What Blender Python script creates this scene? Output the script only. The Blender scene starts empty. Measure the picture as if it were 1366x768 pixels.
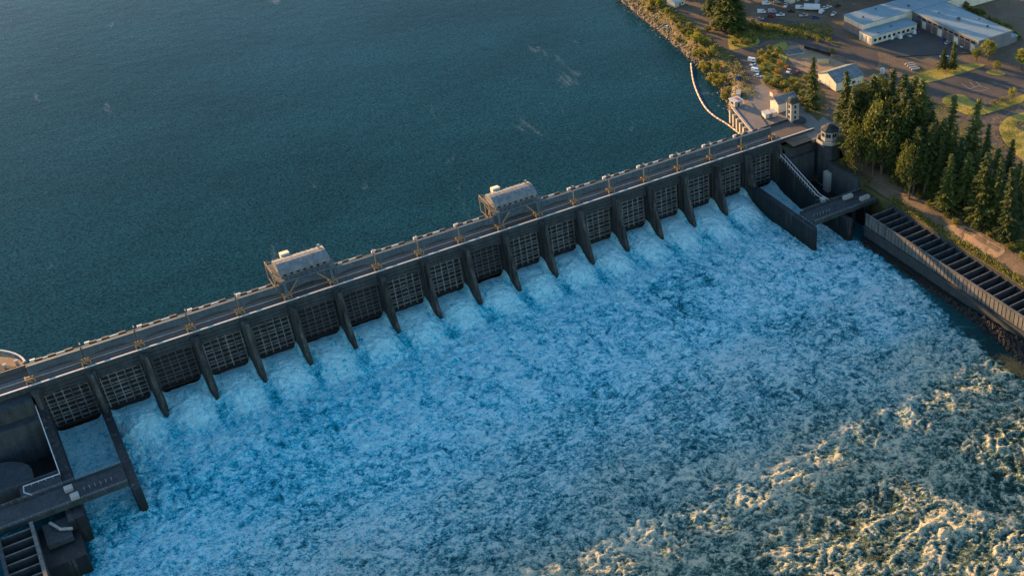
import bpy, math, random
import numpy as np
from mathutils import Vector, Matrix

random.seed(7)
RNG = np.random.default_rng(11)
SC = bpy.context.scene
COL = SC.collection
R_ = math.radians

# ------------------------------------------------------------------ camera
# the photograph is a crop of a wider frame: the optical axis lies right of its middle (lens shift)
CX, FPX = 1024.9, 1574.3
PITCH, ROLL, YAW = 0.5992, -0.0053, 0.6260
CAM = np.array([20.93, -420.65, 269.22])
_fw = np.array([math.sin(YAW) * math.cos(PITCH), math.cos(YAW) * math.cos(PITCH), -math.sin(PITCH)])
_rt = np.array([math.cos(YAW), -math.sin(YAW), 0.0])
_dn = np.cross(_fw, _rt)
_r2 = math.cos(ROLL) * _rt + math.sin(ROLL) * _dn
_d2 = -math.sin(ROLL) * _rt + math.cos(ROLL) * _dn
RM = np.array([_r2, _d2, _fw])
cd = bpy.data.cameras.new('camera')
cam = bpy.data.objects.new('camera', cd)
COL.objects.link(cam)
mw = Matrix(((_r2[0], -_d2[0], -_fw[0], CAM[0]), (_r2[1], -_d2[1], -_fw[1], CAM[1]),
             (_r2[2], -_d2[2], -_fw[2], CAM[2]), (0, 0, 0, 1)))
cam.matrix_world = mw
cd.sensor_fit = 'HORIZONTAL'
cd.sensor_width = 36.0
cd.lens = FPX / 1366.0 * 36.0
cd.shift_x = -(CX - 683.0) / 1366.0
cd.clip_start = 1.0
cd.clip_end = 9000.0
SC.camera = cam


def G(u, v, z=0.0):
    """photo pixel -> point on the level z"""
    d = np.array([(u - CX) / FPX, (v - 384.0) / FPX, 1.0]) @ RM
    p = CAM + d * (z - CAM[2]) / d[2]
    return (float(p[0]), float(p[1]), z)


# ------------------------------------------------------------------ light
SUN_EL = R_(9.0)
_sx, _sy = -0.30, 0.954           # horizontal direction towards the sun (upstream)
world = bpy.data.worlds.new('World')
SC.world = world
world.use_nodes = True
wn = world.node_tree
wn.nodes.clear()
wo = wn.nodes.new('ShaderNodeOutputWorld')
wb = wn.nodes.new('ShaderNodeBackground')
ws = wn.nodes.new('ShaderNodeTexSky')
ws.sky_type = 'NISHITA'
ws.sun_disc = False
ws.sun_elevation = SUN_EL
ws.sun_rotation = math.atan2(_sx, _sy)
ws.ozone_density = 2.2
ws.dust_density = 0.3
ws.air_density = 1.0
wb.inputs['Strength'].default_value = 0.125
wn.links.new(ws.outputs[0], wb.inputs[0])
wn.links.new(wb.outputs[0], wo.inputs[0])
sd = bpy.data.lights.new('sun', 'SUN')
sd.energy = 5.0
sd.angle = R_(0.6)
sd.color = (1.0, 0.55, 0.2)
sun = bpy.data.objects.new('sun', sd)
COL.objects.link(sun)
sdir = Vector((-_sx * math.cos(SUN_EL), -_sy * math.cos(SUN_EL), -math.sin(SUN_EL)))
sun.rotation_euler = sdir.to_track_quat('-Z', 'Y').to_euler()
sun.location = (0, 300, 300)
SC.view_settings.view_transform = 'Standard'
SC.view_settings.look = 'None'
SC.view_settings.exposure = 1.9
SC.view_settings.gamma = 1.0
SC.render.engine = 'CYCLES'
SC.cycles.use_denoising = True
SC.cycles.max_bounces = 5
SC.cycles.diffuse_bounces = 2
SC.cycles.glossy_bounces = 2
SC.cycles.transmission_bounces = 2
SC.cycles.transparent_max_bounces = 4
SC.cycles.caustics_reflective = False
SC.cycles.caustics_refractive = False


# ------------------------------------------------------------------ materials
class NT:
    def __init__(self, name):
        self.m = bpy.data.materials.new(name)
        self.m.use_nodes = True
        self.t = self.m.node_tree
        self.b = self.t.nodes['Principled BSDF']
        self.b.inputs['Specular IOR Level'].default_value = 0.3

    def n(self, kind, **kw):
        nd = self.t.nodes.new(kind)
        for k, v in kw.items():
            if k in nd.inputs:
                nd.inputs[k].default_value = v
            else:
                setattr(nd, k, v)
        return nd

    def l(self, a, b):
        self.t.links.new(a, b)

    def pos(self, scale=(1, 1, 1)):
        g = self.n('ShaderNodeNewGeometry')
        mp = self.n('ShaderNodeMapping')
        mp.inputs['Scale'].default_value = scale
        self.l(g.outputs['Position'], mp.inputs['Vector'])
        return mp.outputs[0]

    def noise(self, vec, scale, detail=4, rough=.6, dist=0.0):
        nd = self.n('ShaderNodeTexNoise')
        nd.inputs['Scale'].default_value = scale
        nd.inputs['Detail'].default_value = detail
        nd.inputs['Roughness'].default_value = rough
        nd.inputs['Distortion'].default_value = dist
        self.l(vec, nd.inputs['Vector'])
        return nd.outputs['Fac']

    def ramp(self, fac, stops):
        r = self.n('ShaderNodeValToRGB')
        e = r.color_ramp.elements
        while len(e) < len(stops):
            e.new(.5)
        for k, (p, c) in enumerate(stops):
            e[k].position = p
            e[k].color = (*c, 1) if len(c) == 3 else c
        self.l(fac, r.inputs[0])
        return r.outputs[0]

    def mix(self, fac, a, b, kind='MIX'):
        x = self.n('ShaderNodeMix', data_type='RGBA', blend_type=kind)
        for s, val in ((0, fac), (6, a), (7, b)):
            if isinstance(val, (int, float)):
                x.inputs[s].default_value = val
            elif isinstance(val, tuple):
                x.inputs[s].default_value = (*val, 1)
            else:
                self.l(val, x.inputs[s])
        return x.outputs[2]

    def math(self, op, a, b=None, c=None):
        x = self.n('ShaderNodeMath', operation=op)
        for s, val in ((0, a), (1, b), (2, c)):
            if val is None:
                continue
            if isinstance(val, (int, float)):
                x.inputs[s].default_value = val
            else:
                self.l(val, x.inputs[s])
        return x.outputs[0]

    def bump(self, h, strength=.3, dist=.1):
        b = self.n('ShaderNodeBump')
        b.inputs['Strength'].default_value = strength
        b.inputs['Distance'].default_value = dist
        self.l(h, b.inputs['Height'])
        self.l(b.outputs[0], self.b.inputs['Normal'])


def surface(name, a, b, scale=.3, rough=.85, streak=0.0, metallic=0.0, bump=.25, fine=3.0, bdist=.1, joint=0):
    t = NT(name)
    p = t.pos()
    f1 = t.noise(p, scale, 6, .65)
    f2 = t.noise(p, fine, 3, .6)
    c = t.ramp(f1, [(.3, a), (.7, b)])
    c = t.mix(.45, c, t.ramp(f2, [(.3, tuple(x * .55 for x in a)), (.7, tuple(min(1, x * 1.25) for x in b))]))
    if streak:
        s = t.noise(t.pos((.7, .7, .06)), .8, 4, .6)
        k = t.ramp(s, [(.42, (1, 1, 1)), (.68, (1 - streak,) * 3)])
        c = t.mix(1.0, c, k, 'MULTIPLY')
        if streak > .5:
            s2 = t.noise(t.pos((1.1, 1.1, .05)), .55, 5, .7)
            c = t.mix(t.ramp(s2, [(.56, (0, 0, 0)), (.74, (.8, .8, .8))]), c, (.16, .155, .13))
    if joint:
        z = t.n('ShaderNodeSeparateXYZ')
        t.l(p, z.inputs[0])
        fr = t.math('FRACT', t.math('DIVIDE', z.outputs[2], joint))
        c = t.mix(t.math('MULTIPLY', t.math('LESS_THAN', fr, .07), .55), c, tuple(x * .3 for x in a))
        # algae below the splash line
        wl = t.math('ADD', z.outputs[2], t.math('MULTIPLY', t.noise(p, .35, 4, .7), 7.0))
        tide = t.ramp(t.math('MULTIPLY_ADD', wl, 1 / 8, 2.9), [(.25, (.85, .85, .85)), (.75, (0, 0, 0))])
        c = t.mix(tide, c, (.008, .011, .009))
    t.l(c, t.b.inputs['Base Color'])
    t.b.inputs['Roughness'].default_value = rough
    t.b.inputs['Metallic'].default_value = metallic
    if bump:
        t.bump(f2, bump, bdist)
    return t.m


M = {}
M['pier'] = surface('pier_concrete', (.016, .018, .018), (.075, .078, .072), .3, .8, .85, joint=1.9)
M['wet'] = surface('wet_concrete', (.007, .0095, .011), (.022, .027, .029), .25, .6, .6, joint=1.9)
M['conc'] = surface('deck_concrete', (.024, .03, .033), (.058, .067, .071), .2, .85, .35)
M['ladd'] = surface('ladder_concrete', (.09, .09, .085), (.17, .165, .15), .4, .8, .5)
M['conc_l'] = surface('pale_concrete', (.27, .26, .23), (.44, .41, .36), .4, .8, .2)
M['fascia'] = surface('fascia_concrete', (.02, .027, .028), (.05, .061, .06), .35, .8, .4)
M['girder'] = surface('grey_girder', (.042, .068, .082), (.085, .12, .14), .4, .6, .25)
M['blockw'] = surface('white_block', (.62, .6, .55), (.78, .75, .7), .8, .7, .15)
M['railw'] = surface('white_rail', (.36, .37, .37), (.56, .56, .54), 1.0, .6, 0, 0, .05)
M['steel_l'] = surface('grey_steel', (.17, .185, .185), (.3, .31, .3), .6, .55, .3)
M['steel_d'] = surface('dark_steel', (.05, .055, .06), (.1, .1, .1), .6, .6, .3)
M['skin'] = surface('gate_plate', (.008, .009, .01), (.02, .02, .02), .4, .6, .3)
M['rust'] = surface('ochre_steel', (.2, .12, .06), (.36, .24, .13), .8, .7, .2)
M['roofm'] = surface('galvanised_roof', (.1, .12, .13), (.22, .24, .245), .35, .7, .35)
M['roofb'] = surface('pale_roof', (.12, .19, .22), (.2, .27, .3), .15, .6, 0, 0, .1)
M['wallc'] = surface('cream_wall', (.56, .48, .36), (.7, .61, .47), .3, .8, .2)
M['wallg'] = surface('grey_wall', (.12, .125, .13), (.2, .2, .2), .3, .8, .2)
M['brick'] = surface('red_band', (.3, .1, .06), (.42, .16, .09), .6, .85)
M['asph'] = surface('asphalt', (.038, .033, .029), (.08, .069, .06), .08, .9, 0, 0, .3, 2.0)
M['roadd'] = surface('worn_road', (.085, .066, .052), (.14, .112, .09), .1, .9, 0, 0, .3, 2.0)
M['plaza'] = surface('plaza_paving', (.13, .115, .1), (.21, .185, .16), .12, .9, 0, 0, .3, 2.0)
M['gravel'] = surface('gravel_ground', (.06, .044, .029), (.17, .122, .076), .06, .95, 0, 0, .5, 1.2, .3)
M['dirt'] = surface('dirt', (.2, .13, .075), (.32, .22, .13), .1, .95, 0, 0, .5, 1.5, .3)
M['grass'] = surface('grass', (.13, .135, .02), (.38, .29, .055), .14, .95, 0, 0, .8, 1.6, .5)
M['scrub'] = surface('scrub_ground', (.035, .042, .013), (.12, .1, .035), .2, .95, 0, 0, .9, 1.2, .6)
M['rock'] = surface('rock', (.08, .07, .06), (.25, .21, .17), .5, .9, 0, 0, .5, 2.0)
M['rockd'] = surface('wet_rock', (.008, .008, .008), (.025, .023, .021), .3, .8, 0, 0, .5, 1.5)
M['bark'] = surface('bark', (.06, .045, .03), (.12, .09, .06), .8, .95)
M['paint'] = surface('white_line', (.3, .29, .26), (.45, .43, .4), 1.0, .8, 0, 0, 0)
M['glass'] = surface('window_glass', (.01, .014, .018), (.03, .035, .04), .6, .12, 0, 0, 0)
M['tyre'] = surface('tyre', (.012, .012, .012), (.03, .03, .03), 1., .9, 0, 0, 0)
M['door'] = surface('door_panel', (.09, .06, .05), (.16, .1, .08), .6, .7)
M['timber'] = surface('sawn_timber', (.4, .27, .12), (.6, .42, .2), .8, .8)
M['boomo'] = surface('boom_orange', (.42, .24, .16), (.52, .32, .22), .8, .6, 0, 0, 0)
M['boomw'] = surface('boom_white', (.5, .42, .34), (.62, .54, .45), .8, .6, 0, 0, 0)
for nm, c in (('white', (.72, .72, .7)), ('silver', (.4, .41, .42)), ('dark', (.03, .035, .04)), ('red', (.35, .03, .03)),
              ('blue', (.04, .09, .25)), ('yellow', (.55, .3, .03))):
    t = NT('car_' + nm)
    p = t.pos()
    f = t.noise(p, 1.5, 3)
    t.l(t.ramp(f, [(.3, tuple(x * .85 for x in c)), (.7, c)]), t.b.inputs['Base Color'])
    t.b.inputs['Roughness'].default_value = .3
    t.b.inputs['Coat Weight'].default_value = .4
    M['car_' + nm] = t.m


def foliage(name, dark, light, trans=.3):
    t = NT(name)
    oi = t.n('ShaderNodeObjectInfo')
    f = t.noise(t.pos(), .5, 3)
    k = t.math('MULTIPLY_ADD', oi.outputs['Random'], .5, t.math('MULTIPLY', f, .75))
    c = t.ramp(k, [(.2, dark), (.85, light)])
    t.l(c, t.b.inputs['Base Color'])
    t.b.inputs['Roughness'].default_value = .65
    tr = t.n('ShaderNodeBsdfTranslucent')
    t.l(t.mix(1.0, c, (1.0, 1.0, .55), 'MULTIPLY'), tr.inputs['Color'])
    ms = t.n('ShaderNodeMixShader')
    ms.inputs[0].default_value = trans
    t.l(t.b.outputs[0], ms.inputs[1])
    t.l(tr.outputs[0], ms.inputs[2])
    t.l(ms.outputs[0], t.t.nodes['Material Output'].inputs['Surface'])
    return t.m


M['needle'] = foliage('conifer_needles', (.016, .036, .011), (.1, .12, .026), .36)
M['leaf'] = foliage('broad_leaves', (.07, .1, .016), (.26, .26, .045), .45)
M['shrub'] = foliage('shrub_leaves', (.055, .08, .016), (.25, .24, .048), .42)
M['autumn'] = foliage('orange_leaves', (.24, .1, .02), (.4, .2, .04), .35)


# ------------------------------------------------------------------ mesh helpers
class MB:
    def __init__(self):
        self.v, self.f = [], []

    def add(self, vs, fs):
        o = len(self.v)
        self.v.extend([tuple(map(float, p)) for p in vs])
        self.f.extend([tuple(i + o for i in q) for q in fs])
        return self

    def box(self, x0, x1, y0, y1, z0, z1):
        vs = [(x, y, z) for z in (z0, z1) for x, y in ((x0, y0), (x1, y0), (x1, y1), (x0, y1))]
        return self.add(vs, [(3, 2, 1, 0), (4, 5, 6, 7), (0, 1, 5, 4), (1, 2, 6, 5), (2, 3, 7, 6), (3, 0, 4, 7)])

    def prism(self, poly, z0, z1):
        """poly: list of xy; z0, z1 numbers or lists"""
        n = len(poly)
        a = sum(poly[i][0] * poly[(i + 1) % n][1] - poly[(i + 1) % n][0] * poly[i][1] for i in range(n))
        if a < 0:
            poly = poly[::-1]
        vs = [(x, y, z0) for x, y in poly] + [(x, y, z1) for x, y in poly]
        fs = [tuple(range(n))[::-1], tuple(range(n, 2 * n))]
        fs += [(i, (i + 1) % n, n + (i + 1) % n, n + i) for i in range(n)]
        return self.add(vs, fs)

    def prof(self, pts, axis, a0, a1):
        """extrude a closed profile along x ('x': pts are y,z) or y ('y': pts are x,z)"""
        n = len(pts)
        if axis == 'x':
            vs = [(a, p, q) for a in (a0, a1) for p, q in pts]
        else:
            vs = [(p, a, q) for a in (a0, a1) for p, q in pts]
        fs = [tuple(range(n)), tuple(range(2 * n - 1, n - 1, -1))]
        fs += [((i + 1) % n, i, n + i, n + (i + 1) % n) for i in range(n)]
        return self.add(vs, fs)

    def bar(self, p, q, w, h=None):
        h = h or w
        p, q = Vector(p), Vector(q)
        d = (q - p).normalized()
        up = Vector((0, 0, 1)) if abs(d.z) < .95 else Vector((0, 1, 0))
        s = d.cross(up).normalized()
        u = s.cross(d)
        vs = []
        for c in (p, q):
            for a, b in ((-1, -1), (1, -1), (1, 1), (-1, 1)):
                vs.append(c + s * (a * w / 2) + u * (b * h / 2))
        return self.add(vs, [(3, 2, 1, 0), (4, 5, 6, 7), (0, 1, 5, 4), (1, 2, 6, 5), (2, 3, 7, 6), (3, 0, 4, 7)])

    def ring(self, c, rings, n=12, rot=0.0):
        """lathe: rings = [(r, z)...] around c"""
        vs = []
        for r, z in rings:
            for k in range(n):
                a = rot + 2 * math.pi * k / n
                vs.append((c[0] + r * math.cos(a), c[1] + r * math.sin(a), c[2] + z))
        fs = []
        for j in range(len(rings) - 1):
            for k in range(n):
                fs.append((j * n + k, j * n + (k + 1) % n, (j + 1) * n + (k + 1) % n, (j + 1) * n + k))
        fs.append(tuple(range(n))[::-1])
        fs.append(tuple((len(rings) - 1) * n + k for k in range(n)))
        return self.add(vs, fs)

    def tube(self, pts, r, n=6):
        pts = [Vector(p) for p in pts]
        rr = r if isinstance(r, (list, tuple)) else [r] * len(pts)
        vs = []
        for i, p in enumerate(pts):
            d = (pts[min(i + 1, len(pts) - 1)] - pts[max(i - 1, 0)]).normalized()
            up = Vector((0, 0, 1)) if abs(d.z) < .9 else Vector((1, 0, 0))
            s = d.cross(up).normalized()
            u = s.cross(d)
            for k in range(n):
                a = 2 * math.pi * k / n
                vs.append(p + (s * math.cos(a) + u * math.sin(a)) * rr[i])
        fs = []
        for j in range(len(pts) - 1):
            for k in range(n):
                fs.append((j * n + (k + 1) % n, j * n + k, (j + 1) * n + k, (j + 1) * n + (k + 1) % n))
        fs.append(tuple(range(n)))
        fs.append(tuple((len(pts) - 1) * n + k for k in range(n))[::-1])
        return self.add(vs, fs)

    def mesh(self, name, m, org=(0, 0, 0), smooth=False):
        me = bpy.data.meshes.new(name)
        vs = [(x - org[0], y - org[1], z - org[2]) for x, y, z in self.v]
        me.from_pydata(vs, [], self.f)
        me.materials.append(M[m] if isinstance(m, str) else m)
        if smooth:
            me.polygons.foreach_set('use_smooth', [True] * len(me.polygons))
        me.update()
        return me


def put(name, me, parent=None, loc=(0, 0, 0), rz=0.0, sc=None):
    o = bpy.data.objects.new(name, me)
    COL.objects.link(o)
    o.location = loc
    o.rotation_euler = (0, 0, rz)
    if sc is not None:
        o.scale = (sc, sc, sc) if isinstance(sc, (int, float)) else sc
    if parent is not None:
        o.parent = parent
    return o


def tag(o, label, cat, group=None):
    o['label'] = label
    o['category'] = cat
    if group:
        o['group'] = group
    return o


def thing(name, label, cat, loc=(0, 0, 0), rz=0.0, group=None, sc=None):
    return tag(put(name, None, None, loc, rz, sc), label, cat, group)


def part(name, mb, m, parent, smooth=False):
    """mb in world coordinates; parent unrotated"""
    return put(name, mb.mesh(name, m, tuple(parent.location), smooth), parent)


def struct(name, me, loc=(0, 0, 0)):
    o = put(name, me, None, loc)
    o['kind'] = 'structure'
    return o


ORD = ['first', 'second', 'third', 'fourth', 'fifth', 'sixth', 'seventh', 'eighth', 'ninth', 'tenth', 'eleventh',
       'twelfth', 'thirteenth', 'fourteenth', 'fifteenth', 'sixteenth', 'seventeenth', 'eighteenth', 'nineteenth']


# ------------------------------------------------------------------ numpy noise
_PT = {}


def perlin(x, y, seed):
    if seed not in _PT:
        ang = np.random.default_rng(seed).random((256, 256)) * 2 * np.pi
        _PT[seed] = (np.cos(ang), np.sin(ang))
    gx, gy = _PT[seed]
    xi, yi = np.floor(x).astype(int), np.floor(y).astype(int)
    xf, yf = x - xi, y - yi
    u = xf * xf * xf * (xf * (xf * 6 - 15) + 10)
    v = yf * yf * yf * (yf * (yf * 6 - 15) + 10)

    def g(i, j, dx, dy):
        a, b = (xi + i) & 255, (yi + j) & 255
        return gx[a, b] * dx + gy[a, b] * dy
    n0 = g(0, 0, xf, yf) * (1 - u) + g(1, 0, xf - 1, yf) * u
    n1 = g(0, 1, xf, yf - 1) * (1 - u) + g(1, 1, xf - 1, yf - 1) * u
    return (n0 * (1 - v) + n1 * v) * 1.5


def fbm(x, y, seed, octv=4, gain=.5):
    s, a, t = 0, 1, 0
    for k in range(octv):
        s = s + a * perlin(x * 2 ** k, y * 2 ** k, seed + k)
        t += a
        a *= gain
    return s / t


def sstep(a, b, x):
    t = np.clip((x - a) / (b - a), 0, 1)
    return t * t * (3 - 2 * t)


def grid_mesh(name, X, Y, Z, m, attr=None, mask=None):
    ny, nx = X.shape
    me = bpy.data.meshes.new(name)
    co = np.stack([X, Y, Z], -1).reshape(-1, 3).astype(np.float32)
    idx = np.arange(ny * nx).reshape(ny, nx)
    q = np.stack([idx[:-1, :-1], idx[:-1, 1:], idx[1:, 1:], idx[1:, :-1]], -1).reshape(-1, 4)
    if mask is not None:
        q = q[mask[:-1, :-1].reshape(-1)]
    me.vertices.add(len(co))
    me.vertices.foreach_set('co', co.reshape(-1))
    me.loops.add(len(q) * 4)
    me.loops.foreach_set('vertex_index', q.reshape(-1).astype(np.int32))
    me.polygons.add(len(q))
    me.polygons.foreach_set('loop_start', (np.arange(len(q)) * 4).astype(np.int32))
    me.polygons.foreach_set('use_smooth', np.ones(len(q), bool))
    me.update(calc_edges=True)
    if attr is not None:
        for k, a in attr.items():
            at = me.attributes.new(k, 'FLOAT', 'POINT')
            at.data.foreach_set('value', a.reshape(-1).astype(np.float32))
    me.materials.append(M[m])
    return me


S = 18.288            # bay spacing
ZT, ZF = -26.5, -8.0  # tailwater, forebay

# ================================================================== WATER
t = NT('forebay_water')
p = t.pos()
big = t.noise(t.pos((1, 1.6, 1)), .008, 4, .6, .5)
streak = t.noise(t.pos((1.0, .34, 1)), .0152, 8, .7, 2.6)
c = t.ramp(big, [(.3, (.005, .032, .042)), (.7, (.009, .052, .069))])
foamf = t.ramp(streak, [(.625, (0, 0, 0)), (.75, (.3, .3, .3))])
c = t.mix(foamf, c, (.35, .42, .42))
t.l(c, t.b.inputs['Base Color'])
t.b.inputs['Roughness'].default_value = .1
t.b.inputs['IOR'].default_value = 1.33
t.b.inputs['Specular IOR Level'].default_value = .04
rip = t.noise(p, .9, 3, .8)
t.l(t.mix(1.0, c, t.ramp(rip, [(.36, (.35,) * 3), (.64, (1.75,) * 3)]), 'MULTIPLY'), t.b.inputs['Base Color'])
h = t.math('ADD', t.math('MULTIPLY', t.noise(p, .9, 4, .7), 1.0), t.math('MULTIPLY', t.noise(p, .12, 3, .6), 2.0))
t.bump(h, .16, .5)
M['water'] = t.m
mb = MB()
mb.add([(-3000, 15.0, ZF), (3000, 15.0, ZF), (3000, 4500, ZF), (-3000, 4500, ZF)], [(0, 1, 2, 3)])
struct('reservoir_water', mb.mesh('reservoir_water', 'water'))

t = NT('tailrace_foam')
at = t.n('ShaderNodeAttribute', attribute_name='foam')
p = t.pos()
n1 = t.noise(p, .7, 4, .65, 1.0)
n2 = t.noise(p, 2.4, 3, .7, .4)


def lace(scale, width, dist, det=5):
    n = t.noise(p, scale, det, .6, dist)
    return t.ramp(t.math('ABSOLUTE', t.math('SUBTRACT', n, .5)), [(0.0, (1, 1, 1)), (width, (0, 0, 0))])


v1 = lace(.13, .032, 2.4, 3)
v2 = lace(.34, .05, 1.8, 3)
k = t.math('ADD', at.outputs['Fac'], t.math('MULTIPLY', t.math('SUBTRACT', n1, .5), 1.35))
k = t.math('ADD', k, t.math('MULTIPLY', t.math('SUBTRACT', n2, .5), .6))
n3 = t.noise(p, .3, 5, .65, 1.2)
k = t.math('ADD', k, t.math('MULTIPLY', t.math('SUBTRACT', n3, .5), .9))
k = t.math('ADD', k, t.math('MULTIPLY', v1, .3))
k = t.math('ADD', k, t.math('MULTIPLY', v2, .36))
c = t.ramp(k, [(.0, (.008, .034, .03)), (.26, (.022, .06, .046)), (.48, (.075, .15, .12)), (.7, (.24, .33, .26)), (.86, (.48, .45, .31)), (1.0, (.74, .63, .42))])  # gold of the sunlit reach is put into this foam colour
aer_shade = t.n('ShaderNodeAttribute', attribute_name='aerated_shade')
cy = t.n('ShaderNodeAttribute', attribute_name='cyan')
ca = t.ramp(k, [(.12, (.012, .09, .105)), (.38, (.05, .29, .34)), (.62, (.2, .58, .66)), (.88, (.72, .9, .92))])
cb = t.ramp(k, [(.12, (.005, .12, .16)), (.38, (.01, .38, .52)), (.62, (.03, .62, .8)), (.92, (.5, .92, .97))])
c = t.mix(aer_shade.outputs['Fac'], c, t.mix(cy.outputs['Fac'], ca, cb))
t.l(c, t.b.inputs['Base Color'])
t.l(t.ramp(k, [(.1, (.3,) * 3), (.6, (.85,) * 3)]), t.b.inputs['Roughness'])
t.b.inputs['Specular IOR Level'].default_value = .1
t.bump(t.math('ADD', t.math('ADD', n1, t.math('MULTIPLY', n2, .5)), t.math('MULTIPLY', v2, .12)), 1.0, 1.6)
M['foam'] = t.m


def foam_fields(X, Y):
    wx = X + 7 * fbm(X / 28, Y / 28, 3, 3)
    wy = Y + 7 * fbm(X / 28, Y / 28, 33, 3)
    wx = wx + 2.2 * fbm(X / 7, Y / 7, 63, 2)
    wy = wy + 2.2 * fbm(X / 7, Y / 7, 73, 2)
    d = np.clip(-Y, 0, 400)
    far = sstep(35, 200, d)
    r1 = 1 - np.abs(perlin(wx / 13, wy / 11, 5)) * 2.3
    r2 = 1 - np.abs(perlin(wx / 6, wy / 5.4, 6)) * 2.3
    r3 = 1 - np.abs(perlin(wx / 2.7, wy / 2.4, 8)) * 2.3
    r1, r2, r3 = [np.clip(r, 0, 1) for r in (r1, r2, r3)]
    lo = fbm(X / 32, Y / 30, 15, 3)
    amp = .6 + .08 * far
    r4 = fbm(X / 1.7, Y / 1.7, 77, 2)
    br = np.clip(.55 + 1.1 * fbm(X / 9, Y / 9, 79, 2), 0, 1.2)
    hgt = amp * (1.05 * (r1 ** 2 - .4) * br + .45 * (r2 ** 2 - .35) * (.6 + .8 * r1) + .9 * fbm(wx / 6, wy / 5, 81, 3) + .3 * (r3 ** 2 - .3) + 1.5 * lo + (.5 - .2 * far) * r4)
    patch = fbm(X / 45, Y / 40, 21, 3)
    foam = .52 - .12 * far + .3 * patch + (.16 + .16 * far) * (r1 ** 4) + (.15 + .15 * far) * (r2 ** 5) + (.18 + .06 * far) * (r3 ** 5) - (.05 + .2 * far) * np.clip(-lo, 0, 1)
    st = fbm((X + 6 * fbm(X / 30, Y / 60, 57, 2)) / 5.0, Y / 34, 55, 4)
    foam = foam + .3 * st * (1 - sstep(60, 170, d))
    near = 1 - sstep(40, 140, d)
    px, py = X / 17, Y / (17 + 12 * near)
    q1, q2 = fbm(px, py, 201, 3), fbm(px + 5.2, py + 1.3, 211, 3)
    s1, s2 = fbm(px + 2.6 * q1 + 1.7, py + 2.6 * q2 + 9.2, 221, 3), fbm(px + 2.6 * q1 + 8.3, py + 2.6 * q2 + 2.8, 231, 3)
    sw = fbm(px * 1.5 + 2.4 * s1, py * 1.5 + 2.4 * s2, 241, 4)
    sw2 = fbm(px * 3.6 + 2.2 * s2, py * 3.6 + 2.2 * s1, 251, 3)
    fil = np.clip(1 - np.abs(sw) * 9, 0, 1) ** 1.5 + .8 * np.clip(1 - np.abs(sw2) * 7, 0, 1) ** 1.5
    foam = foam + .55 * sw + .3 * sw2 + .26 * fil - .08
    hgt = hgt + (.5 + .1 * far) * sw * 1.4 + .1 * fil
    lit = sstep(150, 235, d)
    foam = foam + lit * (.2 * r1 ** 2 + .16 * r2 ** 2 - .2)  # crests whitened where the sun reaches, sunlight painted into the foam
    return hgt, foam, far


xs = np.arange(-45, 352.01, .5)
ys = np.arange(1.5, -300, -.5)
X, Y = np.meshgrid(xs, ys)
H, F, far = foam_fields(X, Y)
bay = X / S
bi = np.floor(bay)
s = np.clip(((bay - bi) * 2 - 1) / .834, -1.05, 1.05)                    # -1..1 across a bay
inb = (bi >= 0) & (bi <= 17)
ends = (bi == 0) | (bi == 17)
bseed = (bi * 7.13) % 1.0
D = -Y
jet = -22.4 - 4.1 * sstep(0, 26 + 4 * bseed, D) ** .85 + 2.3 * np.exp(-((D - 12 - 4 * bseed) / 6.5) ** 2) * (1 - s ** 2)
horn = (3.4 * np.exp(-(np.abs(1 - s) / .13) ** 1.5) + 1.6 * np.exp(-(np.abs(1 + s) / .12) ** 1.5)) * np.exp(-(np.clip(D - 1, 0, 99) / 4.5) ** 2)
cres = 1.2 * (1 - s ** 2) * np.exp(-((D - 5) / 7) ** 2)
jet = jet + horn + cres
calm = -23.2 - 2.8 * sstep(0, 25, D) + horn * .6
jet = np.where(ends, calm, jet)
wj = (1 - sstep(17 + 5 * bseed, 40, D + 4 * fbm(X / 10, Y / 10, 95, 2))) * inb
wj = np.where(ends, (1 - sstep(30, 62, D)), wj)
small = np.where(ends, .35, .75)
Z = ZT + H * (1 - wj) + wj * (jet - ZT + H * small * sstep(0, 10, D) * .9 + (.3 + .5 * sstep(3, 14, D)) * fbm(X / 2.0, Y / 4, 91, 4))
Fj = .72 + .5 * fbm(X / 2.2, Y / 9, 41, 4) + .3 * np.exp(-((D - 13) / 9) ** 2) * (1 - s ** 2) + .12 * np.exp(-(D / 4) ** 2) - .28 * np.abs(s) ** 3 * np.exp(-((D - 20) / 8) ** 2)
Fj = np.where(ends, .8 + .22 * fbm(X / 3, Y / 12, 44, 3), Fj)
F = F * (1 - wj) + wj * Fj
# slack dark water along the right bank
edge = 331.5 - 13 * sstep(70, 185, -Y) + 4 * fbm(X / 9, Y / 9, 51, 3)
slack = sstep(-3, 5, X - edge) * (D > 30)
F = F - slack * 1.0
Z = Z * (1 - slack) + slack * (ZT + .12 * H)
slackl = sstep(2, -3, X) * (D > 5) * (1 - sstep(66, 84, D + 4 * fbm(X / 7, Y / 7, 52, 2)))
F = F - slackl * .9
Z = Z * (1 - slackl) + slackl * (ZT + .12 * H)
aerated_shade = 1 - sstep(70, 195, D + 20 * fbm(X / 40, Y / 30, 88, 3))  # fades at the dam's shadow edge: aerated blue in shade, golden colour in sun
aerated_shade = np.clip(aerated_shade, 0, 1)
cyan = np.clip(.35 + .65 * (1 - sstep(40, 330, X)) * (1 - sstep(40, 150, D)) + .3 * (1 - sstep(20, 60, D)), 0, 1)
struct('tailrace_water', grid_mesh('tailrace_water', X, Y, Z, 'foam', {'foam': F, 'aerated_shade': aerated_shade, 'cyan': cyan}))
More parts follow.
